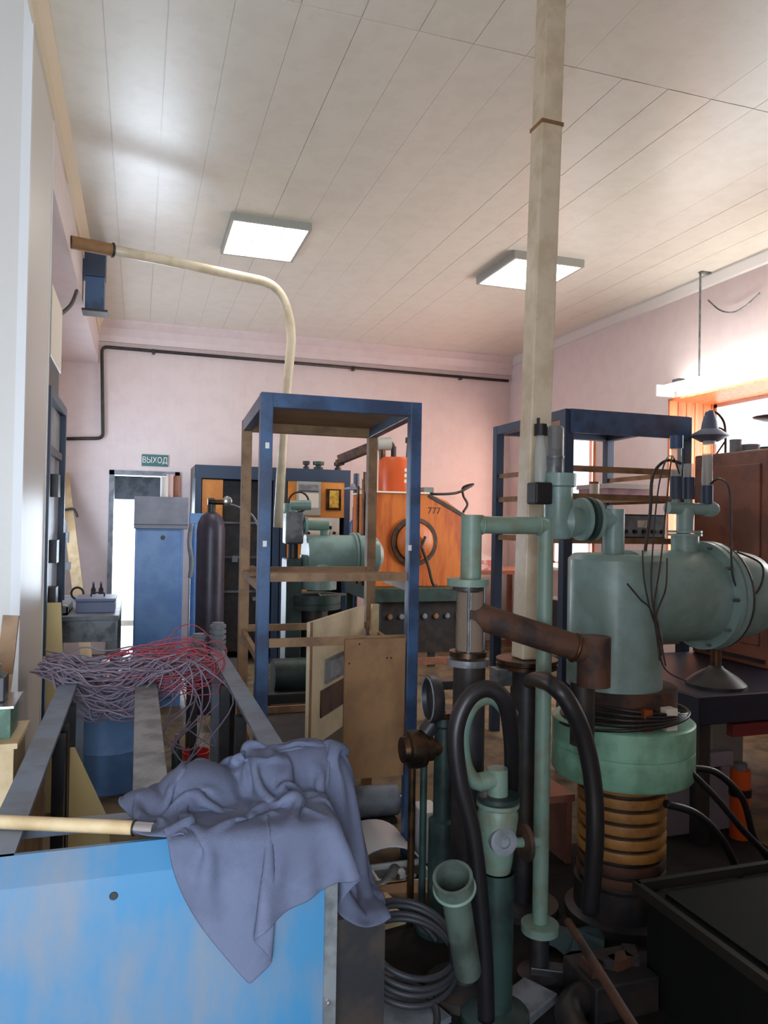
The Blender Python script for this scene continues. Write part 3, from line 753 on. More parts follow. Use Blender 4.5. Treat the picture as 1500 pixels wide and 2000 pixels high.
a, c = at(22, 1202, 2.62), at(-12, 1500, 2.58)
dv = (c - a).normalized(); ft = a + dv * (a.z / -dv.z)
t = thing('wooden_stake', 'flat wooden stake with a darker tip leaning at the left edge beside the pillar', 'stake', ft)
mid = a + dv * .18
part('shaft', MB().bar(ft, mid, .045, .02, (0, 1, 0)), m_woodlt, t); part('tip', MB().bar(mid, a, .046, .021, (0, 1, 0)), m_wood, t, 'darker brown tip')

# ================================================================== blue cabinet, gas cylinder and rolls by the doorway
fx0, fx1, fy0, fy1 = -.02, .335, 6.0, 6.5
zf = at(310, 1033, 6.0).z; zt2 = at(310, 970, 6.0).z
t = thing('steel_locker', 'blue steel locker standing in front of the bright doorway', 'locker', ((fx0 + fx1) / 2, 6.25, 0))
part('body', MB().boxp((fx0, fy0 + .02, 0), (fx1, fy1, zf)), m_bluecab, t, bev=.004)
d = part('door', MB().boxp((fx0 + .01, fy0, .08), (fx1 - .02, fy0 + .018, zf - .01)), m_bluecab, t, bev=.005)
q = at(318, 1050, 6.0); part('lock', MB().cyl((q.x, fy0 - .008, q.z), (q.x, fy0, q.z), .018), m_dark, d)
t = thing('control_unit', 'plain grey metal box resting on the blue locker', 'box', ((fx0 + fx1) / 2, 6.25, zf))
part('case', MB().boxp((fx0 - .01, fy0 - .01, zf), (fx1 + .03, fy1, zt2)), mat('pale_grey_paint', (150, 152, 166), .5, c2=(134, 136, 150), scale=6), t, bev=.006)
part('lid_seam', MB().boxp((fx0 - .013, fy0 - .013, zf + .03), (fx1 + .033, fy0 - .009, zf + .036)), m_dark, t)
px0 = at(366, 1020, 6.1) + V((.045, 0, 0))
t = thing('hose_post', 'blue pipe post with a crossbar and a hanging pale hose right of the locker', 'post', (px0.x, 6.1, 0))
zz = at(366, 1022, 6.1).z
part('pole', MB().cyl((px0.x + .02, 6.1, 0), (px0.x + .02, 6.1, zz), .035, n=14), m_bluecab, t)
part('crossbar', MB().boxp((px0.x - .03, 6.07, zz), (px0.x + .12, 6.13, zz + .08)), m_bluecab, t, bev=.003)
part('hose', MB().tube(spline([(px0.x - .015, 6.05, zz), (px0.x - .03, 6.03, zz - .15), (px0.x - .01, 6.03, zz - .3), (px0.x - .02, 6.04, zz - .42)]), .018, 8), m_grey, t)
for i, (px, r, h, m, lab) in enumerate(((322, .035, .17, m_paper, 'white paper roll standing on the grey box, leftmost of three'), (333, .03, .19, mat('pink_paper', (216, 184, 178), .7), 'pinkish paper roll standing on the grey box, between two others'), (345, .032, .18, m_brown, 'brown roll standing on the grey box, rightmost of three'))):
    q = at(px, 960, 6.3)
    solo('paper_roll', MB().lathe((q.x, 6.32, zt2), Zup, [(r, 0), (r, h), (r * .6, h), (r * .6, h - .03), (0, h - .03)], 16), m, lab, 'roll', 'rolls on the grey box')
q = at(411, 1100, 5.8); r = .105
t = thing('gas_cylinder', 'dark mauve gas cylinder with a brass regulator beside the blue post', 'gas cylinder', (q.x, 5.8, 0))
zc = at(411, 1000, 5.8).z
part('tank', MB().lathe((q.x, 5.8, 0), Zup, [(0, 0), (r, 0), (r, zc - .14), (r * .92, zc - .08), (r * .7, zc - .03), (r * .35, zc), (0, zc)], 28), m_purple, t)
part('neck', MB().cyl((q.x, 5.8, zc), (q.x, 5.8, zc + .06), .03), m_dark, t)
v = part('regulator', MB().cyl((q.x, 5.78, zc + .075), (q.x + .09, 5.76, zc + .075), .02).cyl((q.x - .03, 5.79, zc + .08), (q.x + .02, 5.79, zc + .08), .026), m_bronze, t)
part('gauge', MB().lathe((q.x + .11, 5.77, zc + .085), (0, -1, 0), [(.035, 0), (.035, .02), (.03, .024), (0, .024)], 18), m_chrome, v)
part('hose', MB().tube(spline([(q.x + .09, 5.76, zc + .07), (q.x + .2, 5.75, zc + .04), (q.x + .3, 5.75, zc - .02), (q.x + .36, 5.78, zc - .12)]), .008, 6), m_grey, t)
# dark stand with ribbed insulators
q = at(425, 1290, 4.4)
sx0, sx1, sz = q.x - .16, q.x + .13, at(425, 1298, 4.4).z
t = thing('steel_stand', 'low dark steel stand between the lying rack and the tall rack', 'stand', ((sx0 + sx1) / 2, 4.4, 0))
part('top_plate', MB().boxp((sx0, 4.2, sz - .02), (sx1, 4.6, sz)), m_dark, t)
for x in (sx0 + .02, sx1 - .02):
    for y in (4.22, 4.58): part('leg', MB().bar((x, y, 0), (x, y, sz - .02), .035, .035, (0, 1, 0)), m_dark, t)
for px, h, lab in ((425, .24, 'taller ribbed grey insulator on the low dark stand'), (388, .18, 'shorter ribbed grey insulator on the low dark stand, nearer the gas cylinder')):
    c = at(px, 1280, 4.4); prof = [(0, 0)]
    n = int(h / .03)
    for k in range(n): prof += [(.045, k * h / n), (.045, (k + .6) * h / n), (.034, (k + .62) * h / n), (.034, (k + 1) * h / n)]
    prof += [(0, h)]
    solo('insulator', MB().lathe((c.x, 4.4, sz), Zup, prof, 18), m_grey, lab, 'insulator', 'insulators on the dark stand')
c = atz(382, 1520, 0)
t = thing('bucket', 'small red plastic bucket on the floor seen past the lying rack', 'bucket', c)
part('pail', MB().lathe(c, Zup, [(0, 0), (.06, 0), (.075, .15), (.07, .15), (.055, .01), (0, .01)], 20), m_red, t)
part('rim', MB().torus(c + V((0, 0, .15)), Zup, .074, .005), m_red, t)
c = atz(345, 1500, 0)
t = thing('small_bottle', 'dark green bottle standing on the floor left of the red bucket', 'bottle', c)
part('glass_body', MB().lathe(c, Zup, [(0, 0), (.03, 0), (.03, .1), (.012, .14), (.012, .18), (0, .18)], 14), m_greendk, t); part('cap', MB().cyl(c + V((0, 0, .18)), c + V((0, 0, .195)), .014, n=12), m_grey, t)
# deep blue drum behind the lying rack
c = V((-.12, 4.35, 0))
t = thing('drum', 'deep blue drum standing behind the wire heap', 'drum', c)
part('shell', MB().lathe(c, Zup, [(0, 0), (.17, 0), (.17, .2), (.175, .21), (.17, .22), (.17, .42), (.175, .43), (.17, .44), (.17, .62), (0, .62)], 28), m_bluecab, t); part('rim', MB().torus(c + V((0, 0, .62)), Zup, .17, .008), m_dark, t)

# ================================================================== electrical cabinets on the back wall
def bay(name, label, x0, x1, H, Y=7.6):
    t = thing(name, label, 'cabinet', ((x0 + x1) / 2, Y + .3, 0))
    w = .06
    for x in (x0, x1 - w): part('post', MB().boxp((x, Y, 0), (x + w, Y + w, H)), m_navysteel, t)
    part('header', MB().boxp((x0, Y - .005, H - .13), (x1, Y + .06, H)), m_navysteel, t)
    part('roof', MB().boxp((x0, Y + .06, H - .02), (x1, Y + .7, H)), m_dark, t)
    part('back', MB().boxp((x0, Y + .66, 0), (x1, Y + .7, H - .02)), m_dark, t)
    part('side', MB().boxp((x0, Y + .06, 0), (x0 + .015, Y + .66, H - .02)), m_dark, t); part('side', MB().boxp((x1 - .015, Y + .06, 0), (x1, Y + .66, H - .02)), m_dark, t)
    return t
xa, xb, xc = at(382, 905, 7.6).x, at(548, 905, 7.6).x, at(685, 905, 7.6).x
HB = 1.975
t = bay('control_cabinet', 'open dark electrical cabinet with an orange side panel behind the gas cylinder', xa, xb, HB)
part('orange_panel', MB().boxp((xa + .07, 7.62, .3), (xa + .27, 7.64, HB - .14)), m_orange2, t)
part('inner_board', MB().boxp((xa + .28, 7.8, .1), (xb - .07, 7.82, HB - .14)), m_dark, t)
rnd = random.Random(11)
for k in range(16):
    x = rnd.uniform(xa + .32, xb - .14); z = rnd.uniform(.5, 1.5)
    part('relay', MB().boxp((x, 7.75, z), (x + rnd.uniform(.03, .07), 7.8, z + rnd.uniform(.03, .07))), rnd.choice((m_grey, m_bronze, m_dark, m_ivory)), t)
for k in range(3): part('mount_rail', MB().boxp((xa + .3, 7.77, .7 + .35 * k), (xb - .08, 7.8, .72 + .35 * k)), m_greysteel, t)
t = bay('control_cabinet', 'orange fronted instrument cabinet behind the tall blue rack', xb + .01, xc, HB)
def fpx(px, py): q = at(px, py, 7.6); return q.x, q.z
def frect(a, b, y0, y1):
    x0, z1 = fpx(*a); x1, z0 = fpx(*b); return MB().boxp((x0, y0, z0), (x1, y1, z1))
xo = xb + .08
part('orange_panel', MB().boxp((xo, 7.605, at(600, 1010, 7.6).z), (xc - .06, 7.625, HB - .13)), m_orange2, t)
part('orange_panel', MB().boxp((xo, 7.605, .25), (xo + .22, 7.625, at(600, 1062, 7.6).z)), m_orange2, t)
rec = part('chart_recorder', frect((580, 940), (625, 1007), 7.575, 7.61), m_instr, t, 'grey chart recorder', bev=.004)
part('recorder_window', frect((583, 946), (621, 958), 7.57, 7.576), m_grey, rec); part('slot', frect((583, 958), (621, 961), 7.569, 7.577), m_black, rec)
part('recorder_plate', frect((583, 963), (621, 992), 7.57, 7.576), m_ivory, rec)
me_ = part('meter', frect((637, 955), (665, 997), 7.58, 7.61), m_bronze, t); part('meter_face', frect((643, 958), (660, 992), 7.575, 7.581), m_yellow, me_, 'yellow face')
iv = part('ivory_panel', frect((572, 1010), (662, 1048), 7.59, 7.62), m_ivory, t)
part('gauge_glass', frect((625, 1014), (647, 1027), 7.583, 7.592), m_white2, iv); part('gauge_base', frect((625, 1027), (647, 1034), 7.58, 7.592), m_black, iv)
for px in (580, 602, 640, 652):
    x, z = fpx(px, 1041); part('knob', MB().lathe((x, 7.59, z), (0, -1, 0), [(0, .025), (.014, .025), (.017, 0)], 12), m_black, iv)
for px, w in ((598, .03), (622, .05), (660, .035)):
    q = at(px, 905, 7.75)
    t2 = thing('roof_insulator', {598: 'small dark fitting on the cabinet roof, leftmost of three', 622: 'stacked grey insulator on the cabinet roof between two fittings', 660: 'round dark fitting on the cabinet roof, rightmost of three'}[px], 'insulator', (q.x, 7.75, HB), 'fittings on the cabinet roof')
    part('disc', MB().lathe((q.x, 7.75, HB), Zup, [(0, 0), (w, 0), (w, .03), (w * .6, .035), (w * .6, .05), (w * 1.2, .055), (w * 1.2, .09), (0, .09)], 16), m_greendk if px == 622 else m_dark, t2)
# narrow column of fittings between cabinet and furnace
q = at(695, 1000, 7.3)
t = thing('valve_column', 'blue-grey valve column with shaded lamp between cabinet and orange furnace', 'valve', (q.x, 7.3, 0))
zt3 = at(695, 925, 7.3).z
part('pole', MB().cyl((q.x, 7.3, 0), (q.x, 7.3, zt3), .03, n=12), m_navysteel, t)
part('shade', MB().lathe((q.x - .04, 7.28, at(690, 957, 7.3).z), Zup, [(.10, 0), (.09, .02), (.03, .03), (.02, .06), (0, .06)], 18), m_grey, t)
part('valve_body', MB().lathe((q.x - .02, 7.28, at(690, 1045, 7.3).z), Zup, [(0, 0), (.05, .02), (.05, .12), (.02, .16), (.02, .28), (0, .28)], 16), m_bluesteel, t)
rnd = random.Random(21)
for k in range(7): part('fitting', MB().cyl((q.x + .06, 7.28, 1.1 + .1 * k), (q.x + .06 + rnd.uniform(.02, .05), 7.26, 1.1 + .1 * k), rnd.uniform(.015, .03), n=10), rnd.choice((m_bronze, m_grey, m_dark)), t)

# ================================================================== orange furnace on a dark table
Yf = 6.3
tx0, tx1 = at(728, 1160, 6.2).x, at(925, 1160, 6.2).x
tz = at(800, 1146, Yf).z
t = thing('steel_table', 'dark green steel table carrying the orange furnace', 'table', ((tx0 + tx1) / 2, 6.6, 0))
part('table_top', MB().boxp((tx0, 6.15, tz - .12), (tx1, 7.15, tz)), m_greendk, t, bev=.005)
for x in (tx0 + .04, tx1 - .04):
    for y in (6.2, 7.1): part('leg', MB().bar((x, y, 0), (x, y, tz - .12), .06, .06, (0, 1, 0)), m_greendk, t)
part('foot_rail', MB().boxp((tx0 + .04, 6.19, .2), (tx1 - .04, 6.22, .26)), m_brown, t)
part('front_panel', MB().boxp((tx0 + .07, 6.24, .3), (tx1 - .07, 6.26, tz - .12)), m_dark, t)
for k in range(7):
    x = tx0 + .17 + (tx1 - tx0 - .3) * k / 6
    part('lamp_button', MB().lathe((x, 6.24, .62), (0, -1, 0), [(0, .02), (.022, .018), (.026, 0)], 14), m_grey if k % 2 else m_ply, t)
pts = [at(735, 962, Yf), at(838, 962, Yf), at(872, 978, Yf), at(905, 1004, Yf)]
x0f, x1f = pts[0].x, at(905, 1100, Yf).x; ztop = pts[0].z
t = thing('furnace', 'orange enamelled vacuum furnace with a round port marked 777', 'furnace', ((x0f + x1f) / 2, Yf + .35, tz))
part('body', MB().prism([(x0f, Yf, tz), (x1f, Yf, tz), (x1f, Yf, pts[3].z), (pts[2].x, Yf, pts[2].z), (pts[1].x, Yf, ztop), (x0f, Yf, ztop)], (0, .75, 0)), m_orange, t, bev=.01)
part('roof_rim', MB().boxp((x0f - .01, Yf - .02, ztop), (pts[1].x, Yf + .75, ztop + .015)), m_ivory, t)
part('edge_seam', MB().bar(V((pts[1].x, Yf - .004, ztop - .012)), V((x1f, Yf - .004, pts[3].z - .015)), .01, .03), m_dark, t)
pc = at(808, 1058, Yf)
po = part('port_ring', MB().lathe((pc.x, Yf, pc.z), (0, -1, 0), [(.215, 0), (.215, .03), (.18, .035), (.165, .01)], 40), m_rust, t)
part('port_door', MB().lathe((pc.x, Yf, pc.z), (0, -1, 0), [(.17, .0), (.17, .05), (.15, .065), (.06, .075), (.05, .11), (0, .11)], 36), m_orange, po)
part('port_handle', MB().cyl((pc.x + .02, Yf - .13, pc.z - .05), (pc.x + .06, Yf - .13, pc.z + .05), .012, n=10).cyl((pc.x + .04, Yf - .08, pc.z), (pc.x + .04, Yf - .13, pc.z), .012, n=10), m_dark, po)
part('drain_hose', MB().tube(spline([(pc.x + .04, Yf - .1, pc.z - .05), (pc.x + .1, Yf - .1, pc.z - .2), (pc.x + .14, Yf - .12, pc.z - .36), (pc.x + .18, Yf - .1, tz + .02)]), .014, 8), m_rust, t)
q = at(848, 998, Yf); lettering('777', .085, t, (q.x, Yf - .002, q.z), m_rust, label='dark painted number 777')
tc = at(776, 930, Yf + .3); zt4 = at(776, 898, Yf + .3).z
cy = part('top_tank', MB().lathe((tc.x, Yf + .3, ztop + .015), Zup, [(0, 0), (.175, 0), (.175, zt4 - ztop - .03), (.16, zt4 - ztop), (0, zt4 - ztop)], 32), m_redorange, t, 'red-orange round tank')
q = at(790, 930, Yf + .12)
for k in range(3): part('tank_label', MB().boxp((q.x - .0, Yf + .12, q.z - .06 + k * .05), (q.x + .05, Yf + .13, q.z - .03 + k * .05)), m_ivory, cy)
part('tank_valve', MB().cyl((tc.x - .04, Yf + .3, zt4), (tc.x - .04, Yf + .3, zt4 + .12), .025).tube(spline([(tc.x - .04, Yf + .3, zt4 + .11), (tc.x - .07, Yf + .3, zt4 + .15), (tc.x - .12, Yf + .3, zt4 + .12)]), .02, 8), m_dark, cy)
part('tank_stem', MB().cyl((tc.x + .1, Yf + .3, zt4 - .01), (tc.x + .11, Yf + .3, zt4 + .16), .02).cyl((tc.x + .11, Yf + .3, zt4 + .16), (tc.x + .11, Yf + .3, zt4 + .21), .035), m_dark, cy)
part('cable', MB().tube(spline([at(815, 962, Yf + .1), at(850, 965, Yf), at(890, 963, Yf), at(915, 952, Yf), at(924, 946, Yf + .05), at(905, 952, Yf + .1), at(905, 968, Yf + .15), at(913, 985, Yf + .15), at(905, 1000, Yf + .1)]), .012, 8), m_dark, t)
part('clamp', MB().boxp((pts[1].x - .05, Yf - .01, ztop + .015), (pts[1].x + .04, Yf + .1, ztop + .06)), m_greysteel, t)
for k in range(4):
    x = x0f - .03 - .02 * (k % 2); part('side_pipe', MB().cyl((x, Yf + .1 + .1 * k, tz), (x, Yf + .1 + .1 * k, ztop + .25 - .06 * k), .014, n=8), m_bronze, t)
# angled arm with motor
a, c, e = at(660, 912, 6.9), at(664, 898, 6.9), at(738, 868, 6.6)
t = thing('angled_arm', 'brown steel arm with a grey motor reaching from the cabinet roof to the furnace', 'arm', a)
part('arm_bar', MB().bar(c, e, .08, .08), m_rust, t, bev=.003); part('arm_foot', MB().bar(V((c.x, c.y, c.z)), V((c.x, c.y + .0, HB - .0)), .07, .07, (0, 1, 0)), m_rust, t)
mc = at(748, 866, 6.6); part('motor', MB().cyl(mc - V((.06, 0, .01)), mc + V((.07, 0, .0)), .06), m_instr, t)
part('motor_leg', MB().cyl(mc - V((.01, 0, .04)), V((mc.x + .02, mc.y, ztop + .02)), .03, n=10), m_bronze, t)
# paper stacks on a table by the window corner
q0, q1 = at(925, 1115, 7.3), at(985, 1115, 7.3)
t = thing('side_table', 'brown side table in the far right corner with papers on it', 'table', ((q0.x + q1.x) / 2 + .2, 7.5, 0))
part('table_top', MB().boxp((q0.x, 7.3, q0.z - .04), (q1.x + .5, 8.1, q0.z)), m_brown, t)
for x in (q0.x + .04, q1.x + .46):
    for y in (7.34, 8.06): part('leg', MB().bar((x, y, 0), (x, y, q0.z - .04), .05, .05, (0, 1, 0)), m_brown, t)
solo('carton', MB().boxp((q0.x + .02, 7.4, q0.z), (q0.x + .28, 7.8, q0.z + .11)), mat('pink_box', (206, 128, 132), .6, c2=(226, 210, 206), scale=16), 'pink and white box on the side table in the far corner', 'carton', bev=.003)
solo('paper_stack', MB().prism([(q0.x, 7.42, q0.z + .11), (q0.x + .27, 7.42, q0.z + .11), (q0.x + .25, 7.42, q0.z + .15), (q0.x + .03, 7.42, q0.z + .22)], (0, .35, 0)), m_paper, 'slanted pile of white papers lying on the pink box', 'papers')

# ================================================================== rear green pump seen through the tall rack
Yr = 5.2
ax = at(600, 1090, Yr); ex = at(700, 1085, Yr)
r = mpp(640, 1085, Yr) * 39
t = thing('rear_pump', 'green vacuum pump with a horizontal barrel seen through the tall rack', 'pump', (at(625, 1100, Yr).x, Yr, 0))
bx = at(590, 1088, Yr).x; cxr = at(622, 1100, Yr).x; zr = at(640, 1084, Yr).z
part('barrel', MB().lathe((bx + .02, Yr, zr), (1, 0, 0), [(0, 0), (r, .0), (r, .46), (r * .9, .52), (r * .5, .56), (0, .57)], 32), m_green, t)
for x in (at(687, 1085, Yr).x, at(694, 1085, Yr).x): part('flange', MB().lathe((x, Yr, zr), (1, 0, 0), [(r, 0), (r + .02, 0), (r + .02, .014), (r, .014)], 32), m_green, t)
part('elbow', MB().cyl((cxr, Yr, zr), (cxr, Yr, at(622, 1150, Yr).z), r * .92, n=28), m_green, t)
zd = at(612, 1168, Yr).z
part('base_flange', MB().lathe((cxr - .03, Yr, zd - .07), Zup, [(0, 0), (r + .05, 0), (r + .05, .035), (r + .044, .037), (r + .044, .041), (r + .05, .043), (r + .05, .1), (0, .1)], 36), m_greendk, t)
part('base_column', MB().lathe((cxr - .03, Yr, 0), Zup, [(.14, 0), (.14, .05), (.1, .06), (.1, zd - .07)], 24), m_dark, t)
part('bright_plate', MB().boxp((cxr - .02, Yr - r - .03, zd + .032), (cxr + .16, Yr - r + .03, zd + .045)), m_chrome, t)
vx = at(573, 1030, Yr).x; vz0, vz1 = at(573, 1062, Yr).z, at(573, 1000, Yr).z
vb = part('valve_body', MB().boxp((vx - .065, Yr - .07, vz0), (vx + .06, Yr + .06, vz1)), m_greysteel, t, bev=.012)
part('valve_bonnet', MB().cyl((vx - .02, Yr, vz1), (vx - .02, Yr, vz1 + .06), .05).cyl((vx - .03, Yr - .03, vz1 + .045), (vx + .11, Yr - .05, vz1 + .05), .035), m_green, vb)
part('hand_wheel', MB().torus((vx + .03, Yr - .02, vz1 + .07), (0, 1, .2), .07, .007), m_rust, vb)
zp = at(600, 1026, Yr).z
part('side_pipe', MB().cyl((vx + .05, Yr - .02, zp), (cxr + .06, Yr - .02, zp), .035).cyl((cxr + .04, Yr, zp), (cxr + .04, Yr, zr + r * .9), .032), m_green2, t)
part('pipe_flange', MB().lathe((vx + .07, Yr - .02, zp), (1, 0, 0), [(.035, 0), (.062, 0), (.062, .02), (.035, .02)], 20), m_green, t)
part('drive_belt_cover', MB().boxp((vx - .06, Yr - .1, .0), (vx + .05, Yr + .1, vz0 - .1)), m_greendk, t, bev=.01)
part('valve_stem', MB().cyl((vx, Yr, vz0 - .1), (vx, Yr, vz0), .035, n=12), m_dark, t)
# low orange/brown gear under it
t = thing('gear_case', 'dark gear case with a brown cover on the floor behind the tall rack', 'machine', (1.0, 4.6, 0))
part('case', MB().boxp((.72, 4.45, 0), (1.22, 4.85, .42)), m_dark, t, bev=.01); part('cover', MB().boxp((.76, 4.42, .1), (1.0, 4.45, .36)), m_rust, t); part('motor', MB().cyl((.8, 4.6, .5), (1.15, 4.6, .5), .1), m_greendk, t)

# ================================================================== big green vacuum station on the right
Ys = 2.4
def S(px, py, y=None): return at(px, py, Ys if y is None else y)
k0 = mpp(1200, 1200, Ys)
cx = S(1200, 1200).x
t = thing('vacuum_station', 'large pale green vacuum station with a tall chamber and a fat horizontal barrel', 'vacuum pump', (cx, Ys, 0))
rc = k0 * 90
zch0, zch1 = S(1200, 1336).z, S(1200, 1082).z
part('chamber', MB().lathe((cx, Ys, zch0), Zup, [(0, 0), (rc, 0), (rc, zch1 - zch0 - .02), (rc - .02, zch1 - zch0), (0, zch1 - zch0)], 48), m_green, t)
# horizontal barrel
zb = S(1390, 1163).z
rb = k0 * 92
xs = cx + rc * .3
x_fl = S(1372, 1160).x; x_end = S(1490, 1150).x
brl = part('barrel', MB().lathe((xs, Ys, zb), (1, .06, 0), [(0, 0), (rb, 0), (rb, x_end - xs - .12), (rb * .93, x_end - xs - .05), (rb * .7, x_end - xs), (0, x_end - xs + .02)], 44), m_green, t)
for dx in (0, .03):
    part('flange', MB().lathe((x_fl + dx, Ys + .02, zb), (1, .06, 0), [(rb - .01, 0), (rb + .035, 0), (rb + .035, .022), (rb - .01, .022)], 44), m_green, brl)
for k in range(10):
    a = 2 * math.pi * k / 10
    part('flange_bolt', MB().cyl((x_fl - .012, Ys + .02 + (rb + .02) * math.cos(a), zb + (rb + .02) * math.sin(a)), (x_fl + .064, Ys + .02 + (rb + .02) * math.cos(a), zb + (rb + .02) * math.sin(a)), .007, n=8), m_greysteel, brl)
part('rim_wire', MB().torus((x_fl + .06, Ys + .02, zb), (1, .06, 0), rb + .03, .005, 40, 6), m_dark, brl)
# base flange and oil column
cb = S(1215, 1450).x
zf1, zf0 = S(1222, 1397).z, S(1222, 1505).z
rf = k0 * 134
bf = part('base_flange', MB().lathe((cb, Ys, zf0), Zup, [(0, 0), (rf * .97, 0), (rf, .01), (rf, (zf1 - zf0) * .5), (rf - .006, (zf1 - zf0) * .5 + .002), (rf - .006, (zf1 - zf0) * .5 + .006), (rf, (zf1 - zf0) * .5 + .008), (rf, zf1 - zf0 - .008), (rf - .01, zf1 - zf0), (0, zf1 - zf0)], 56), m_greenlt, t, 'thick mint green flange')
part('top_plate', MB().lathe((cb, Ys, zf1), Zup, [(rf * .74, 0), (rf * .74, .02), (rc + .02, .024), (rc + .02, zch0 - zf1), (0, zch0 - zf1)], 40), m_rust, t)
rcol = k0 * 84
ncoil = 8; zcol0 = .16
hc = (zf0 - zcol0) / ncoil
prof = [(rcol * .9, 0)]
part('column_core', MB().cyl((cb, Ys, 0), (cb, Ys, zf0), rcol * .9, n=36), m_dark, t)
for k in range(ncoil):
    zz = zcol0 + hc * (k + .5)
    part('cooling_coil', MB().lathe((cb, Ys, zz - hc * .36), Zup, [(rcol * .9, 0), (rcol * .99, 0), (rcol, hc * .08), (rcol, hc * .62), (rcol * .99, hc * .7), (rcol * .9, hc * .7)], 40), m_coil if k > 1 else m_rust, t)
part('column_base', MB().lathe((cb, Ys, 0), Zup, [(0, 0), (rcol * 1.25, 0), (rcol * 1.25, .04), (rcol * 1.05, .05), (rcol * 1.05, .15), (0, .15)], 36), m_dark, t)
# cable coil and copper clamp lying on the flange
for k in range(5):
    part('cable_loop', MB().torus((cb - .02 + .01 * k, Ys - .02, zf1 + .012 + .008 * k), (0.05 * (k - 2), .06, 1), rf * (.92 - .035 * k), .006, 40, 6), m_rubber, bf)
q = S(1262, 1375, Ys - rf * .8)
part('copper_clamp', MB().boxp((q.x - .018, q.y - .015, zf1), (q.x + .016, q.y + .015, zf1 + .075)).boxp((q.x + .016, q.y - .008, zf1 + .03), (q.x + .07, q.y + .008, zf1 + .048)), m_copper, bf, 'copper clamp')
part('ceramic_post', MB().boxp((q.x + .07, q.y - .02, zf1), (q.x + .115, q.y + .02, zf1 + .075)), m_ivory, bf)
# elbow on chamber top and gate valve to its left
ze = S(1185, 1015).z; re = k0 * 21
xe = S(1198, 1040).x
part('top_elbow', MB().cyl((xe, Ys, zch1 - .01), (xe, Ys, ze + re), re, n=28).cyl((S(1120, 1015).x, Ys, ze), (xe + re * .2, Ys, ze), re * .98, n=28), m_green, t)
for px, r in ((1131, 41), (1144, 43), (1155, 40)):
    part('flange', MB().lathe((S(px, 1018).x, Ys, ze), (1, 0, 0), [(re, 0), (k0 * r, 0), (k0 * r, .016), (re, .016)], 36), m_green if px != 1144 else m_greendk, t)
xv = S(1090, 1000).x
zv0, zv1 = S(1090, 1052).z, S(1090, 925).z
gv = part('gate_valve', MB().lathe((xv, Ys, zv0), Zup, [(0, 0), (k0 * 22, 0), (k0 * 27, .02), (k0 * 27, zv1 - zv0 - .05), (k0 * 33, zv1 - zv0 - .045), (k0 * 33, zv1 - zv0), (0, zv1 - zv0)], 32), m_green, t)
part('valve_lobe', MB().lathe((xv, Ys, ze - .01), (1, 0, 0), [(k0 * 24, 0), (k0 * 34, .03), (k0 * 30, .06), (k0 * 22, .1)], 28), m_green, gv)
ztp = S(1082, 832).z
part('ribbed_dome', MB().lathe((S(1083, 880).x, Ys, zv1), Zup, [(k0 * 17, 0), (k0 * 17, (ztp - zv1) * .3), (k0 * 18.5, (ztp - zv1) * .32), (k0 * 18.5, (ztp - zv1) * .36), (k0 * 17, (ztp - zv1) * .38), (k0 * 17, ztp - zv1 - .01), (k0 * 13, ztp - zv1), (0, ztp - zv1)], 28), m_greysteel, gv)
q = S(1049, 965); part('terminal_block', MB().boxp((q.x - k0 * 17, Ys - .05, S(1049, 985).z), (q.x + k0 * 18, Ys + .02, S(1049, 943).z)), m_black, gv, bev=.006)
xg = S(1050, 880).x
gt = part('gauge_tube', MB().lathe((xg, Ys - .02, S(1049, 943).z), Zup, [(k0 * 10, 0), (k0 * 11, .01), (k0 * 11, .12), (k0 * 8, .14), (k0 * 8, S(1050, 848).z - S(1049, 943).z)], 20), m_glass, gv, 'clear glass gauge tube')
part('tube_cap', MB().cyl((xg, Ys - .02, S(1050, 852).z), (xg, Ys - .02, S(1050, 830).z), k0 * 13, n=20).cyl((xg - .01, Ys - .02, S(1050, 830).z), (xg - .01, Ys - .02, S(1050, 818).z), .006, n=8), m_black, gt)
# gauge head tree on the barrel
xh = S(1345, 1040).x
zb1 = zb + rb
part('port_neck', MB().cyl((xh, Ys + .02, zb1 - .03), (xh, Ys + .02, S(1345, 1045).z), k0 * 27, n=28), m_green, t)
for py in (1047, 1041): part('flange', MB().lathe((xh, Ys + .02, S(1345, py).z), Zup, [(0, 0), (k0 * 33, 0), (k0 * 33, .009), (0, .009)], 32), m_green, t)
zc1 = S(1345, 993).z
tr = part('gauge_tree', MB().cyl((xh, Ys + .02, S(1345, 1041).z), (xh, Ys + .02, zc1), k0 * 17, n=24).cyl((S(1310, 993).x, Ys + .02, zc1), (S(1400, 990).x, Ys + .02, zc1), k0 * 12, n=20).lathe((S(1393, 990).x, Ys + .02, zc1), (1, 0, 0), [(0, -.03), (k0 * 15, -.015), (k0 * 17, .01), (k0 * 12, .03), (0, .036)], 20), m_green, t)
for px, z0, z1, z2 in ((1327, 975, 930, 872), (1352, 975, 932, 905), (1388, 985, 948, 885)):
    x = S(px, 950).x
    part('head_neck', MB().cyl((x, Ys + .02, zc1), (x, Ys + .02, S(px, z0 - 8).z), k0 * 8, n=14), m_green, tr)
    part('head_cap', MB().cyl((x, Ys + .02, S(px, z0).z), (x, Ys + .02, S(px, z1).z), k0 * 12, n=18), m_navysteel, tr)
    part('head_glass', MB().lathe((x, Ys + .02, S(px, z1).z), Zup, [(k0 * 10, 0), (k0 * 11, .02), (k0 * 10, S(px, z2).z - S(px, z1).z)], 18), m_glass, tr)
x = S(1328, 870).x; part('tube_cap', MB().cyl((x, Ys + .02, S(1328, 875).z), (x, Ys + .02, S(1328, 850).z), k0 * 13, n=18), m_bluesteel, tr)
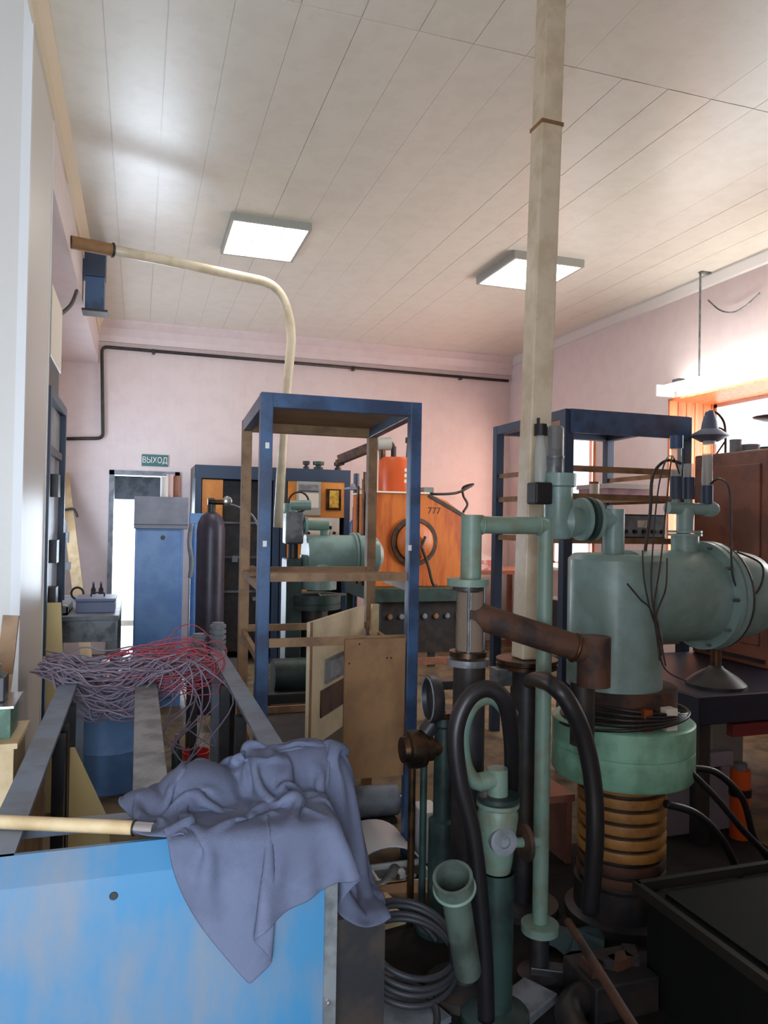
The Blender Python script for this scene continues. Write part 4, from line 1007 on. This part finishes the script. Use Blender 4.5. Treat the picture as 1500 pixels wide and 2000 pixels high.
# loose wires over the chamber
W = [[(1300, 900), (1285, 960), (1275, 1070), (1272, 1150), (1280, 1210), (1292, 1280)], [(1310, 905), (1300, 1000), (1290, 1100), (1278, 1180), (1285, 1220), (1300, 1300)], [(1225, 1140), (1250, 1170), (1275, 1200), (1295, 1300), (1340, 1330)], [(1303, 1090), (1300, 1150), (1282, 1200), (1284, 1240), (1288, 1290)], [(1255, 1075), (1258, 1130), (1270, 1190), (1290, 1250)]]
for i, w in enumerate(W):
    yw = Ys - rc - .015
    part('wire', MB().tube(spline(([at(1327, 925, Ys - .03), at(1315, 893, Ys - .08)] if i < 2 else []) + [at(a, b, yw) for a, b in w]), .0028, 6), m_rust if i % 2 else m_dark, t)
w = [(1425, 960), (1428, 1070), (1432, 1130), (1450, 1160), (1475, 1160), (1490, 1130), (1485, 1100), (1440, 1078)]
part('wire', MB().tube(spline([at(1388, 945, Ys), at(1405, 935, Ys - .08)] + [at(a, b, Ys - rb * .9) for a, b in w]), .004, 6), m_dark, t)
w = [(1330, 905), (1300, 900), (1275, 930), (1270, 1000), (1262, 1060), (1260, 1078)]
part('wire', MB().tube(spline([at(a, b, Ys - .02) for a, b in w]), .006, 6), m_dark, t)

# ================================================================== roughing line of green pipe in front of the duct
Yl = 2.15
def L(px, py): return at(px, py, Yl)
kl = mpp(980, 1100, Yl)
t = thing('roughing_line', 'green pipe line bridging from a glass sight section to a long vertical pipe', 'pipe', (L(1066, 1780).x, Yl, 0))
zh = L(1000, 1026).z; xa_, xb_ = L(921, 1026).x, L(1066, 1026).x
part('short_pipe', MB().cyl((xa_, Yl, L(921, 1130).z), (xa_, Yl, zh + kl * 19), kl * 20, n=26), m_green2, t)
part('bridge_pipe', MB().cyl((xa_, Yl, zh), (xb_, Yl, zh), kl * 17, n=24), m_green2, t)
part('long_pipe', MB().cyl((xb_, Yl, .16), (xb_, Yl, zh + kl * 14), kl * 15.5, n=24), m_green2, t)
for xw in (xa_ + kl * 22, xb_ - kl * 17): part('weld_seam', MB().torus((xw, Yl, zh), (1, 0, 0), kl * 17, .004), m_green2, t)
part('foot_flange', MB().lathe((xb_, Yl, .15), Zup, [(0, 0), (.06, 0), (.06, .025), (.03, .03), (0, .03)], 26), m_green2, t)
part('foot_stand', MB().lathe((xb_, Yl, 0), Zup, [(.07, 0), (.07, .02), (.03, .03), (.03, .15)], 20), m_dark, t)
def fl(px, py, r, h, m=m_greysteel): return part('flange', MB().lathe((L(px, py).x, Yl, L(px, py).z - h / 2), Zup, [(0, 0), (kl * r, 0), (kl * r, h), (0, h)], 32), m, t)
fl(914, 1137, 40, .022, m_green2); fl(914, 1149, 30, .012, m_dark); fl(914, 1276, 36, .016, m_bronze); fl(914, 1292, 40, .02, m_greysteel)
zs0, zs1 = L(914, 1270).z, L(914, 1155).z
part('sight_glass', MB().cyl((xa_, Yl, zs0), (xa_, Yl, zs1), kl * 26, n=28, cap=False), m_brownglass, t, 'stained glass sight section')
part('inner_pipe', MB().cyl((xa_, Yl, zs0), (xa_, Yl, zs1), kl * 17, n=20), m_rust, t)
for a in (0, 2.1, 4.2): part('tie_rod', MB().cyl((xa_ + kl * 30 * math.cos(a), Yl + kl * 30 * math.sin(a), zs0 - .02), (xa_ + kl * 30 * math.cos(a), Yl + kl * 30 * math.sin(a), zs1 + .02), .005, n=8), m_greysteel, t)
part('lower_body', MB().lathe((xa_, Yl, 0), Zup, [(.12, 0), (.12, .03), (.05, .05), (.05, zs0 - .03)], 24), m_dark, t)
# brown pipe
a, c = at(912, 1196, Yl), at(1160, 1276, 2.06)
t = thing('brown_pipe', 'thick tarnished brown pipe slanting across from the sight glass to the flange', 'pipe', c)
part('pipe_run', MB().cyl(a, c, kl * 26, n=26), m_rust, t)
part('end_elbow', MB().cyl(c + V((0, 0, kl * 33)), V((c.x, c.y, at(1150, 1340, 2.06).z)), kl * 32, n=26), m_rust, t)
part('support_collar', MB().cyl(V((c.x, c.y + .06, at(1150, 1340, 2.06).z)), V((c.x, c.y + .06, zf1)), kl * 24, n=26), m_dark, t)
part('weld_ring', MB().torus(c - (c - a).normalized() * kl * 40, c - a, kl * 27, .006), m_bronze, t)
# flange stack carrying the duct
t = thing('duct_stand', 'round flanged iron stand under the white square duct', 'stand', (DUCT0.x, DUCT0.y, 0))
kd = mpp(1020, 1290, DY)
part('flange', MB().lathe((DUCT0.x, DY, DUCT0.z - .035), Zup, [(0, 0), (kd * 60, 0), (kd * 60, .014), (kd * 56, .016), (kd * 56, .02), (kd * 60, .022), (kd * 60, .034), (0, .034)], 36), m_bronze, t)
part('pedestal', MB().lathe((DUCT0.x, DY, 0), Zup, [(.13, 0), (.13, .03), (.06, .05), (.06, DUCT0.z - .035)], 28), m_dark, t)
part('lug', MB().boxp((DUCT0.x - kd * 75, DY - .05, DUCT0.z - .09), (DUCT0.x - kd * 45, DY + .02, DUCT0.z - .03)), m_greysteel, t)
# ================================================================== lower angle valve
Yv = 2.0
def U(px, py): return at(px, py, Yv)
kv = mpp(970, 1600, Yv)
xu = U(972, 1600).x
t = thing('angle_valve', 'green angle valve with a curved inlet pipe and a conical body on the floor', 'valve', (xu, Yv, 0))
pts = [U(1000, 1400), U(965, 1362), U(925, 1372), U(903, 1420), U(904, 1480), U(920, 1520), U(945, 1530)]
part('inlet_bend', MB().tube(spline(pts, 6), kv * 16, 16), m_green2, t)
part('inlet_elbow', MB().cyl(U(935, 1528), U(972, 1520), kv * 18, n=20).cyl(U(972, 1500), U(972, 1555), kv * 20, n=22), m_green2, t)
for py in (1556, 1568): part('flange', MB().lathe((xu, Yv, U(972, py).z - .006), Zup, [(0, 0), (kv * 42, 0), (kv * 42, .012), (0, .012)], 32), m_green2 if py > 1560 else m_greendk, t)
zb0 = U(972, 1700).z
part('cone_body', MB().lathe((xu, Yv, zb0), Zup, [(0, 0), (kv * 26, 0), (kv * 30, .03), (kv * 40, U(972, 1590).z - zb0), (kv * 36, U(972, 1575).z - zb0)], 32), m_green2, t)
q = at(985, 1645, Yv - kv * 36)
bs = part('round_boss', MB().lathe((q.x, Yv - kv * 20, q.z), (-.1, -1, .1), [(kv * 26, 0), (kv * 26, kv * 20), (kv * 20, kv * 22), (kv * 12, kv * 22), (kv * 12, kv * 16), (0, kv * 16)], 26), m_grey, t)
part('side_flange', MB().lathe(U(1020, 1645), (1, 0, 0), [(0, 0), (kv * 36, 0), (kv * 36, .014), (0, .014)], 28), m_rust, t)
part('side_stub', MB().cyl(U(1000, 1645), U(1052, 1645), kv * 10, n=16), m_green2, t)
part('valve_foot', MB().lathe((xu, Yv, 0), Zup, [(.1, 0), (.1, .03), (.05, .05), (.05, zb0)], 24), m_greendk, t)
# black hoses
def hose(label, pts, r):
    return solo('rubber_hose', MB().tube(spline(pts, 10), r, 14), m_rubber, label, 'hose', 'black rubber hoses')
yh = 1.9
hose('thick black hose arching over the green angle valve', [at(950, 1990, yh), at(945, 1850, yh), at(925, 1640, yh), at(897, 1520, yh), at(890, 1430, yh), at(912, 1368, yh), at(950, 1345, yh), at(985, 1368, yh), at(999, 1440, 1.95), at(1000, 1520, 2.05), at(998, 1600, 2.12), at(996, 1720, 2.15)], kv * 16)
hose('thick black hose hanging down in front of the mint green flange', [at(1035, 1330, 2.42), at(1055, 1328, 2.15), at(1082, 1340, 1.96), at(1110, 1372, 1.92), at(1140, 1440, 1.92), at(1158, 1530, 1.92), at(1162, 1640, 1.92), at(1152, 1780, 1.95)], kv * 18)
# open pipe stub
a, c = at(903, 1830, 1.80), at(884, 1712, 1.72)
t = thing('pipe_stub', 'short open grey-green pipe with a bell mouth tilted up near the floor', 'pipe', a)
ax = (c - a)
part('tube_wall', MB().lathe(a - ax * .6, ax, [(.036, 0), (.036, ax.length * 1.35), (.05, ax.length * 1.42), (.05, ax.length * 1.6), (.042, ax.length * 1.6), (.03, ax.length * 1.3), (.03, .02), (0, .02)], 26), mat('grey_green', (92, 108, 98), .5, c2=(70, 80, 72), scale=9), t)
part('bell_ring', MB().torus(a - ax * .6 + ax.normalized() * ax.length * 1.42, ax, .05, .005), m_green2, t)
# oily brass valve group in front of the rack post
Yo = 2.5
def O(px, py): return at(px, py, Yo)
ko = mpp(850, 1480, Yo)
xo_ = O(866, 1500).x
t = thing('oil_separator', 'oily dark oil separator column with a brass valve and a dial beside the rack post', 'separator', (xo_, Yo, 0))
part('column', MB().lathe((xo_, Yo, 0), Zup, [(.09, 0), (.09, .02), (.05, .04), (.05, O(866, 1600).z), (ko * 19, O(866, 1596).z), (ko * 19, O(866, 1420).z), (ko * 24, O(866, 1415).z), (ko * 24, O(866, 1400).z), (0, O(866, 1398).z)], 26), m_greendk, t)
v = part('valve_body', MB().lathe(O(785, 1465), (1, 0, 0), [(0, 0), (ko * 24, .0), (ko * 26, .018), (ko * 35, .022), (ko * 37, .05), (ko * 35, .08), (ko * 25, .085), (ko * 25, .11), (ko * 17, .115), (ko * 17, .18)], 24), m_bronze, t)
part('valve_cap', MB().cyl(O(830, 1432), O(845, 1412), ko * 16, n=18), m_dark, v)
part('dial_rim', MB().lathe(O(846, 1365) , (-1, .08, 0), [(ko * 42, -.02), (ko * 46, 0), (ko * 46, .02), (ko * 38, .022), (ko * 36, .005), (0, .005)], 30), m_dark, t)
part('dial_bezel', MB().torus(O(846, 1365) + V((-.02, .002, 0)), (-1, .08, 0), ko * 42, .004), m_grey, t)
part('dial_neck', MB().cyl(O(850, 1370), O(866, 1400), ko * 9, n=12).boxp(O(848, 1330) - V((0, .02, 0)), O(885, 1322) + V((0, .03, -.04))), m_dark, t)
part('clamp_top', MB().boxp(O(862, 1402) - V((.03, .03, 0)), O(885, 1395) + V((.02, .03, .01))), m_bronze, t)
for px in (815, 838): part('support_rod', MB().cyl((O(px, 1500).x, Yo + .05, 0), (O(px, 1500).x, Yo + .05, O(px, 1450).z), .013, n=10), m_greendk if px > 820 else m_bronze, t)
part('copper_tap', MB().boxp(O(893, 1640) - V((.02, .02, 0)), O(915, 1655) + V((.02, .02, 0))).cyl(O(897, 1650), O(897, 1700), .005, n=8).cyl(O(908, 1650), O(908, 1705), .005, n=8).boxp(O(893, 1640) - V((.004, .004, 0)), V((O(880, 1600).x, Yo + .004, O(880, 1600).z))), m_copper, t)

# ================================================================== brown cabinet and dark table at the right edge
t = thing('steel_table', 'dark navy steel table with a red edge under the brown cabinet', 'table', (2.95, 3.3, 0))
tz2 = at(1440, 1335, 3.0).z
part('table_top', MB().boxp((2.42, 2.8, tz2 - .13), (4.15, 3.84, tz2)), mat('navy_dark', (30, 34, 52), .45), t, bev=.006)
part('red_edge', MB().boxp((2.6, 2.79, tz2 - .19), (4.15, 2.83, tz2 - .135)), mat('dark_red', (110, 34, 36), .45), t)
for x in (2.47, 4.1):
    for y in (2.85, 3.78): part('leg', MB().bar((x, y, 0), (x, y, tz2 - .13), .06, .06, (0, 1, 0)), m_dark, t)
bz1 = at(1440, 882, 3.5).z
bxx = at(1348, 1000, 3.86).x
t = thing('brown_cabinet', 'big brown sheet-metal cabinet standing on the navy table at the right edge', 'cabinet', (bxx + .3, 3.5, tz2))
part('body', MB().boxp((bxx, 3.25, tz2), (4.1, 3.83, bz1)), m_brown, t, bev=.012)
part('side_door', MB().boxp((bxx - .012, 3.3, tz2 + .12), (bxx, 3.8, bz1 - .08)), m_brown, t, bev=.006)
part('lower_strip', MB().boxp((bxx - .014, 3.26, tz2 + .03), (bxx, 3.85, tz2 + .05)), m_dark, t)
# things on the cabinet
for px, w, h, lab, m in ((1437, .034, .085, 'narrow grey canister on the brown cabinet beside the desk lamp', m_grey), (1465, .055, .06, 'wide grey canister on the brown cabinet between canister and dark pot', m_grey), (1500, .07, .05, 'low dark pot on the brown cabinet at the right edge', m_navysteel)):
    q = at(px, 870, 3.62)
    t = thing('canister', lab, 'canister', (q.x, 3.62, bz1), 'canisters on the brown cabinet')
    part('can_body', MB().cyl((q.x, 3.62, bz1), (q.x, 3.62, bz1 + h * .86), w, n=24), m, t); part('lid', MB().cyl((q.x, 3.62, bz1 + h * .86), (q.x, 3.62, bz1 + h), w * 1.04, n=24), m, t)
q = at(1386, 840, 3.78); kq = mpp(1386, 840, 3.78)
pb_ = at(1417, 880, 3.78)
t = thing('desk_lamp', 'blue-grey gooseneck lamp with a bell shade standing on the brown cabinet', 'lamp', (pb_.x, 3.78, bz1))
zs = at(1386, 862, 3.78).z
part('shade', MB().lathe((q.x, 3.78, zs), Zup, [(kq * 18, 0), (kq * 36, kq * 10), (kq * 33, kq * 14), (kq * 16, kq * 24), (kq * 14, kq * 38), (kq * 8, kq * 58), (0, kq * 60)], 30), mat('lamp_blue', (96, 110, 140), .45), t)
part('bulb_socket', MB().cyl((q.x, 3.78, zs - .02), (q.x, 3.78, zs + .03), kq * 12, n=18), m_white2, t)
part('neck', MB().tube(spline([(pb_.x, 3.78, bz1 + .012), at(1417, 850, 3.78), at(1414, 825, 3.78), at(1402, 808, 3.78), at(1388, 803, 3.78), at(1379, 810, 3.78)]), kq * 2.4, 8), m_bronze, t)
part('arm', MB().tube(spline([at(1394, 835, 3.78), at(1406, 836, 3.78), at(1417, 842, 3.78)]), kq * 2, 8), m_bronze, t)
part('stay', MB().cyl(at(1417, 861, 3.78), (at(1398, 880, 3.78).x, 3.78, bz1 + .005), kq * 1.8, n=8), m_bronze, t)
part('lamp_foot', MB().cyl((pb_.x, 3.78, bz1), (pb_.x, 3.78, bz1 + .012), .05), m_dark, t)
q = at(1512, 816, 3.6)
t = thing('dish_reflector', 'dark dish-shaped reflector on a stem at the right edge above the cabinet', 'reflector', (q.x, 3.6, bz1))
part('dish', MB().lathe((q.x, 3.6, q.z), Zup, [(0, -.02), (.06, -.018), (.115, .0), (.12, .006), (.11, .01), (.05, .025), (0, .028)], 32), m_purple, t)
part('stem', MB().cyl((q.x + .05, 3.6, bz1), (q.x + .05, 3.6, q.z), .01, n=8), m_dark, t)
# funnel on the table
q = at(1392, 1340, 3.0); kq = mpp(1392, 1320, 3.0)
t = thing('funnel', 'upturned dark funnel with a brown stub on the navy table', 'funnel', (q.x, 2.98, tz2))
part('cone', MB().lathe((q.x, 2.98, tz2), Zup, [(kq * 56, 0), (kq * 56, .015), (kq * 40, .05), (kq * 14, .09), (kq * 12, .1), (0, .1)], 32), m_dark, t)
part('stub', MB().cyl((q.x, 2.98, tz2 + .1), (q.x, 2.98, tz2 + .1 + kq * 32), kq * 10, n=16), m_bronze, t)

# ================================================================== things on the floor, right
def panel(name, label, px0, px1, py0, py1, Y, mframe, minner):
    a, c = at(px0, py0, Y), at(px1, py1, Y); w = .07
    t = thing(name, label, 'panel', ((a.x + c.x) / 2, Y, 0))
    z1, z0 = a.z, 0
    part('frame_bar', MB().boxp((a.x, Y, z1 - w), (c.x, Y + .04, z1)), mframe, t, bev=.004); part('frame_bar', MB().boxp((a.x, Y, z0), (c.x, Y + .04, z0 + .28)), mframe, t, bev=.004)
    part('frame_bar', MB().boxp((a.x, Y, z0 + .28), (a.x + w, Y + .04, z1 - w)), mframe, t); part('frame_bar', MB().boxp((c.x - w, Y, z0 + .28), (c.x, Y + .04, z1 - w)), mframe, t)
    part('infill', MB().boxp((a.x + w, Y + .015, z0 + .28), (c.x - w, Y + .03, z1 - w)), minner, t)
    return t
panel('framed_panel', 'pale grey framed panel with a brown infill standing behind the mint green flange', 1290, 1432, 1480, 1620, 2.95, mat('pale_mauve', (150, 144, 156), .5), m_rust)
q = at(1425, 1420, 3.4)
solo('cardboard_box', MB().boxp((q.x - .2, 3.3, 0), (q.x, 3.4, .44)), m_instr, 'tall pale box on the floor under the navy table', 'box', bev=.004)
solo('paper_sheet', MB().box((q.x - .1, 3.35, .505), (.28, .26, .008), Matrix.Rotation(.5, 3, 'X')), m_paper, 'pale tilted sheet lying on the box under the navy table', 'sheet')
q = at(1445, 1600, 2.85)
t = thing('orange_canister', 'small orange canister on the floor under the navy table', 'canister', (q.x, 2.85, 0))
part('can_body', MB().cyl((q.x, 2.85, 0), (q.x, 2.85, .32), .045, n=20), m_redorange, t); part('collar', MB().cyl((q.x, 2.85, .2), (q.x, 2.85, .235), .05, n=20), m_black, t); part('lid', MB().cyl((q.x, 2.85, .32), (q.x, 2.85, .35), .03, n=20), m_greysteel, t)
hs = [('thin dark hose slanting from the flange towards the right edge', [(1345, 1505), (1400, 1560), (1450, 1620), (1510, 1680)], 2.2, .012), ('dark hose curving across the framed panel', [(1300, 1570), (1360, 1590), (1410, 1640), (1450, 1720)], 2.2, .014), ('brownish hose rising over the right edge under the table', [(1355, 1500), (1400, 1510), (1450, 1560), (1475, 1640), (1520, 1700)], 2.35, .013)]
for lab, p, y, r in hs: hose(lab, [at(a, b, y) for a, b in p], r)
# dark tank lower right
t = thing('oil_tank', 'nearly black oil tank with a slanted rim in the lower right corner', 'tank', (2.0, 1.75, 0))
A = [at(1190, 1640, 1.9), at(1480, 1705, 1.9)]
zt5 = A[1].z
part('tank_wall', MB().boxp((1.52, 1.5, 0), (2.55, 1.98, zt5 - .05)), mat('tank_black', (20, 23, 22), .8, spec=.2), t, bev=.008)
part('rim', MB().bar((1.50, 1.48, zt5 - .04), (2.57, 1.48, zt5 - .04), .02, .03).bar((1.50, 2.0, zt5 - .04), (2.57, 2.0, zt5 - .04), .02, .03).bar((1.50, 1.47, zt5 - .04), (1.50, 2.01, zt5 - .04), .02, .03).bar((2.57, 1.47, zt5 - .04), (2.57, 2.01, zt5 - .04), .02, .03), mat('tank_rim', (40, 40, 34), .7, spec=.2), t)
part('lid_plate', MB().boxp((1.56, 1.54, zt5 - .05), (2.2, 1.94, zt5 - .04)), mat('tank_black', (20, 23, 22)), t)
solo('copper_rod', MB().cyl(at(1110, 1800, 1.95), at(1240, 2010, 1.42), .012, n=10), m_rust, 'rusty rod slanting across the dark floor at the bottom right', 'rod')
# coil of cable and scraps at the bottom
c = atz(795, 1900, .05)
t = thing('cable_coil', 'coil of thick grey-black cable lying on scrap at the bottom centre', 'cable', (c.x, c.y, 0))
for k in range(4):
    part('cable_turn', MB().torus((c.x + .006 * k, c.y + .01 * k, .09 + .017 * k), (.05 * k, -.35, 1), .155 - .006 * (k % 2), .0095, 44, 8), mat('cable_grey', (56, 56, 60), .5), t)
part('cable_tail', MB().tube(spline([(c.x - .12, c.y + .08, .12), (c.x - .02, c.y + .22, .16), (c.x + .1, c.y + .24, .1), (c.x + .17, c.y + .17, .03)]), .0095, 8), mat('cable_grey', (56, 56, 60)), t)
solo('scrap_plate', MB().box((c.x - .09, c.y - .05, .012), (.22, .36, .02), Matrix.Rotation(.3, 3, 'Z')), m_grey, 'grey steel plate lying on the floor under the cable coil', 'plate')
c2 = atz(760, 1985, .03)
solo('cable_coil', MB().torus((c2.x + .02, c2.y, .035), (0, -.2, 1), .12, .011, 40, 8), mat('cable_grey', (56, 56, 60)), 'single loop of dark cable on the floor at the bottom edge', 'cable')
for i, (px, py, sx, sy, sz, rz, m, lab, nm) in enumerate(((1010, 1960, .26, .12, .03, .5, m_grey, 'pale bluish plate on the dark floor at the bottom', 'scrap_plate'), (1130, 1905, .3, .05, .05, -.5, m_dark, 'dark square bar lying on the floor beside the pipe foot', 'steel_bar'), (700, 1790, .32, .16, .05, .2, m_woodlt, 'pale wooden block on the floor right of the cloth', 'wood_block'), (840, 1740, .5, .1, .05, -.25, m_wood, 'brown wooden beam on the floor at the foot of the rack post', 'wood_block'))):
    q = atz(px, py, .03); solo(nm, MB().box((q.x, q.y, sz / 2), (sx, sy, sz), Matrix.Rotation(rz, 3, 'Z')), m, lab, nm.split('_')[-1], bev=.004)
# white scrap heap behind the cloth
q = atz(738, 1660, .06)
t = thing('bent_cover', 'white bent sheet-metal cover lying on the floor behind the cloth', 'cover', (q.x, q.y, 0))
pp_ = []
b = MB(); n_ = 12
for i in range(n_ + 1):
    a = math.pi * (.1 + .8 * i / n_); pp_.append((q.x - .16 * math.cos(a), .16 * math.sin(a) * .8))
for i in range(n_):
    b.hexa([(pp_[i][0], q.y - .14, pp_[i][1]), (pp_[i + 1][0], q.y - .14, pp_[i + 1][1]), (pp_[i + 1][0], q.y + .14, pp_[i + 1][1]), (pp_[i][0], q.y + .14, pp_[i][1]), (pp_[i][0], q.y - .14, pp_[i][1] + .008), (pp_[i + 1][0], q.y - .14, pp_[i + 1][1] + .008), (pp_[i + 1][0], q.y + .14, pp_[i + 1][1] + .008), (pp_[i][0], q.y + .14, pp_[i][1] + .008)])
part('cover_shell', b, m_white2, t); part('end_lip', MB().boxp((q.x - .15, q.y - .15, 0), (q.x + .15, q.y - .14, .04)), m_greysteel, t)
q = atz(835, 1680, .0)
solo('white_box', MB().boxp((q.x - .04, q.y - .04, 0), (q.x + .05, q.y + .1, .22)), m_white2, 'small white box on the floor right of the rack post', 'box', bev=.006)
q = atz(735, 1600, .0)
t = thing('small_motor', 'small grey electric motor on the floor inside the tall rack', 'motor', (q.x, q.y, 0))
part('motor_body', MB().cyl((q.x - .12, q.y, .09), (q.x + .1, q.y, .09), .075, n=24), m_grey, t); part('shaft', MB().cyl((q.x + .1, q.y, .09), (q.x + .17, q.y, .09), .015, n=12), m_chrome, t); part('foot', MB().boxp((q.x - .1, q.y - .08, 0), (q.x + .08, q.y + .08, .025)), m_dark, t)

# small brown shelf with brass jars behind the long pipe
q = at(1035, 1555, 2.85); zq = q.z
t = thing('floor_shelf', 'low red-brown shelf unit behind the long green pipe', 'shelf', (q.x, 2.95, 0))
part('shelf_board', MB().boxp((q.x - .2, 2.82, zq - .03), (q.x + .2, 3.08, zq)), m_brown, t)
for x in (q.x - .18, q.x + .18): part('side', MB().boxp((x - .012, 2.83, 0), (x + .012, 3.07, zq - .03)), m_brown, t)
for px, lab in ((1022, 'shiny brass jar on the low shelf, left of the grey one'), (1046, 'shiny grey jar on the low shelf, right of the brass one')):
    c = at(px, 1540, 2.92)
    t = thing('metal_jar', lab, 'jar', (c.x, 2.92, zq), 'jars on the low shelf')
    part('jar_body', MB().lathe((c.x, 2.92, zq), Zup, [(0, 0), (.028, 0), (.03, .05), (.022, .075), (.022, .1), (0, .1)], 18), m_copper if px == 1022 else m_chrome, t)
    part('lid', MB().cyl((c.x, 2.92, zq + .1), (c.x, 2.92, zq + .115), .025, n=16), m_bronze, t)
# more scrap between cloth and rack
q = atz(700, 1765, .0)
solo('scrap_pipe', MB().tube(spline([(q.x - .14, q.y - .1, .03), (q.x, q.y, .03), (q.x + .12, q.y + .04, .03), (q.x + .2, q.y + .16, .03)]), .026, 12), m_greysteel, 'bent grey pipe offcut on the floor behind the cloth', 'pipe')
q = atz(790, 1725, .0)
t = thing('parts_tray', 'shallow white tray with bright scrap on the floor by the rack post', 'tray', (q.x, q.y, 0))
part('tray', MB().boxp((q.x - .13, q.y - .09, 0), (q.x + .1, q.y + .09, .012)).boxp((q.x - .13, q.y - .09, .012), (q.x - .12, q.y + .09, .05)).boxp((q.x + .09, q.y - .09, .012), (q.x + .1, q.y + .09, .05)).boxp((q.x - .12, q.y + .08, .012), (q.x + .09, q.y + .09, .05)).boxp((q.x - .12, q.y - .09, .012), (q.x + .09, q.y - .08, .05)), m_white2, t)
for k in range(5): part('scrap_piece', MB().box((q.x - .09 + .035 * k, q.y - .04 + .03 * (k % 3), .03), (.03, .05, .03), Matrix.Rotation(k * .8, 3, 'Z')), (m_chrome, m_bronze, m_white2)[k % 3], t)

# added mat, black in place of floor shade, and dark odds and ends under the machines
solo('shade_mat', MB().boxp((.6, 1.2, 0), (2.75, 3.0, .004)), mat('shade_black', (34, 31, 29), .75, c2=(24, 22, 22), scale=6, bump=.2, spec=.25), 'black mat added as floor shade under the green vacuum machines', 'mat')
q = atz(1125, 1850, .0)
solo('film_scrap', MB().add([(q.x + .13 * math.cos(a) * (1 + .25 * math.sin(3 * a)), q.y + .08 * math.sin(a), .008 + .03 * abs(math.sin(2.5 * a))) for a in [2 * math.pi * k / 18 for k in range(18)]] + [(q.x, q.y, .06)], [(k, (k + 1) % 18, 18) for k in range(18)]), mat('teal_film', (52, 78, 84), .35), 'crumpled bluish film scrap on the dark shade mat near the pipe foot', 'film')
q = atz(930, 1950, .0) + V((.1, -.2, 0))
t = thing('pipe_elbow', 'dark bent pipe elbow lying on the shade mat at the bottom', 'pipe', (q.x, q.y, 0))
part('elbow', MB().tube(spline([(q.x + .06, q.y - .12, .05), (q.x + .1, q.y, .05), (q.x + .22, q.y + .06, .05), (q.x + .34, q.y + .04, .05)]), .042, 16), m_dark, t)
part('collar', MB().torus((q.x + .3, q.y + .05, .05), (1, -.1, 0), .043, .007), m_rust, t)
q = atz(1200, 1960, .0)
t = thing('junk_box', 'low dark box of scrap on the shade mat beside the oil tank', 'box', (q.x, q.y, 0))
part('case', MB().boxp((q.x - .12, q.y - .08, .004), (q.x + .1, q.y + .1, .11)), m_dark, t, bev=.005)
for k in range(4): part('scrap_piece', MB().box((q.x - .08 + .05 * k, q.y + .02 * (k % 2), .125), (.04, .07, .03), Matrix.Rotation(k * .9, 3, 'Z')), (m_rust, m_dark)[k % 2], t)
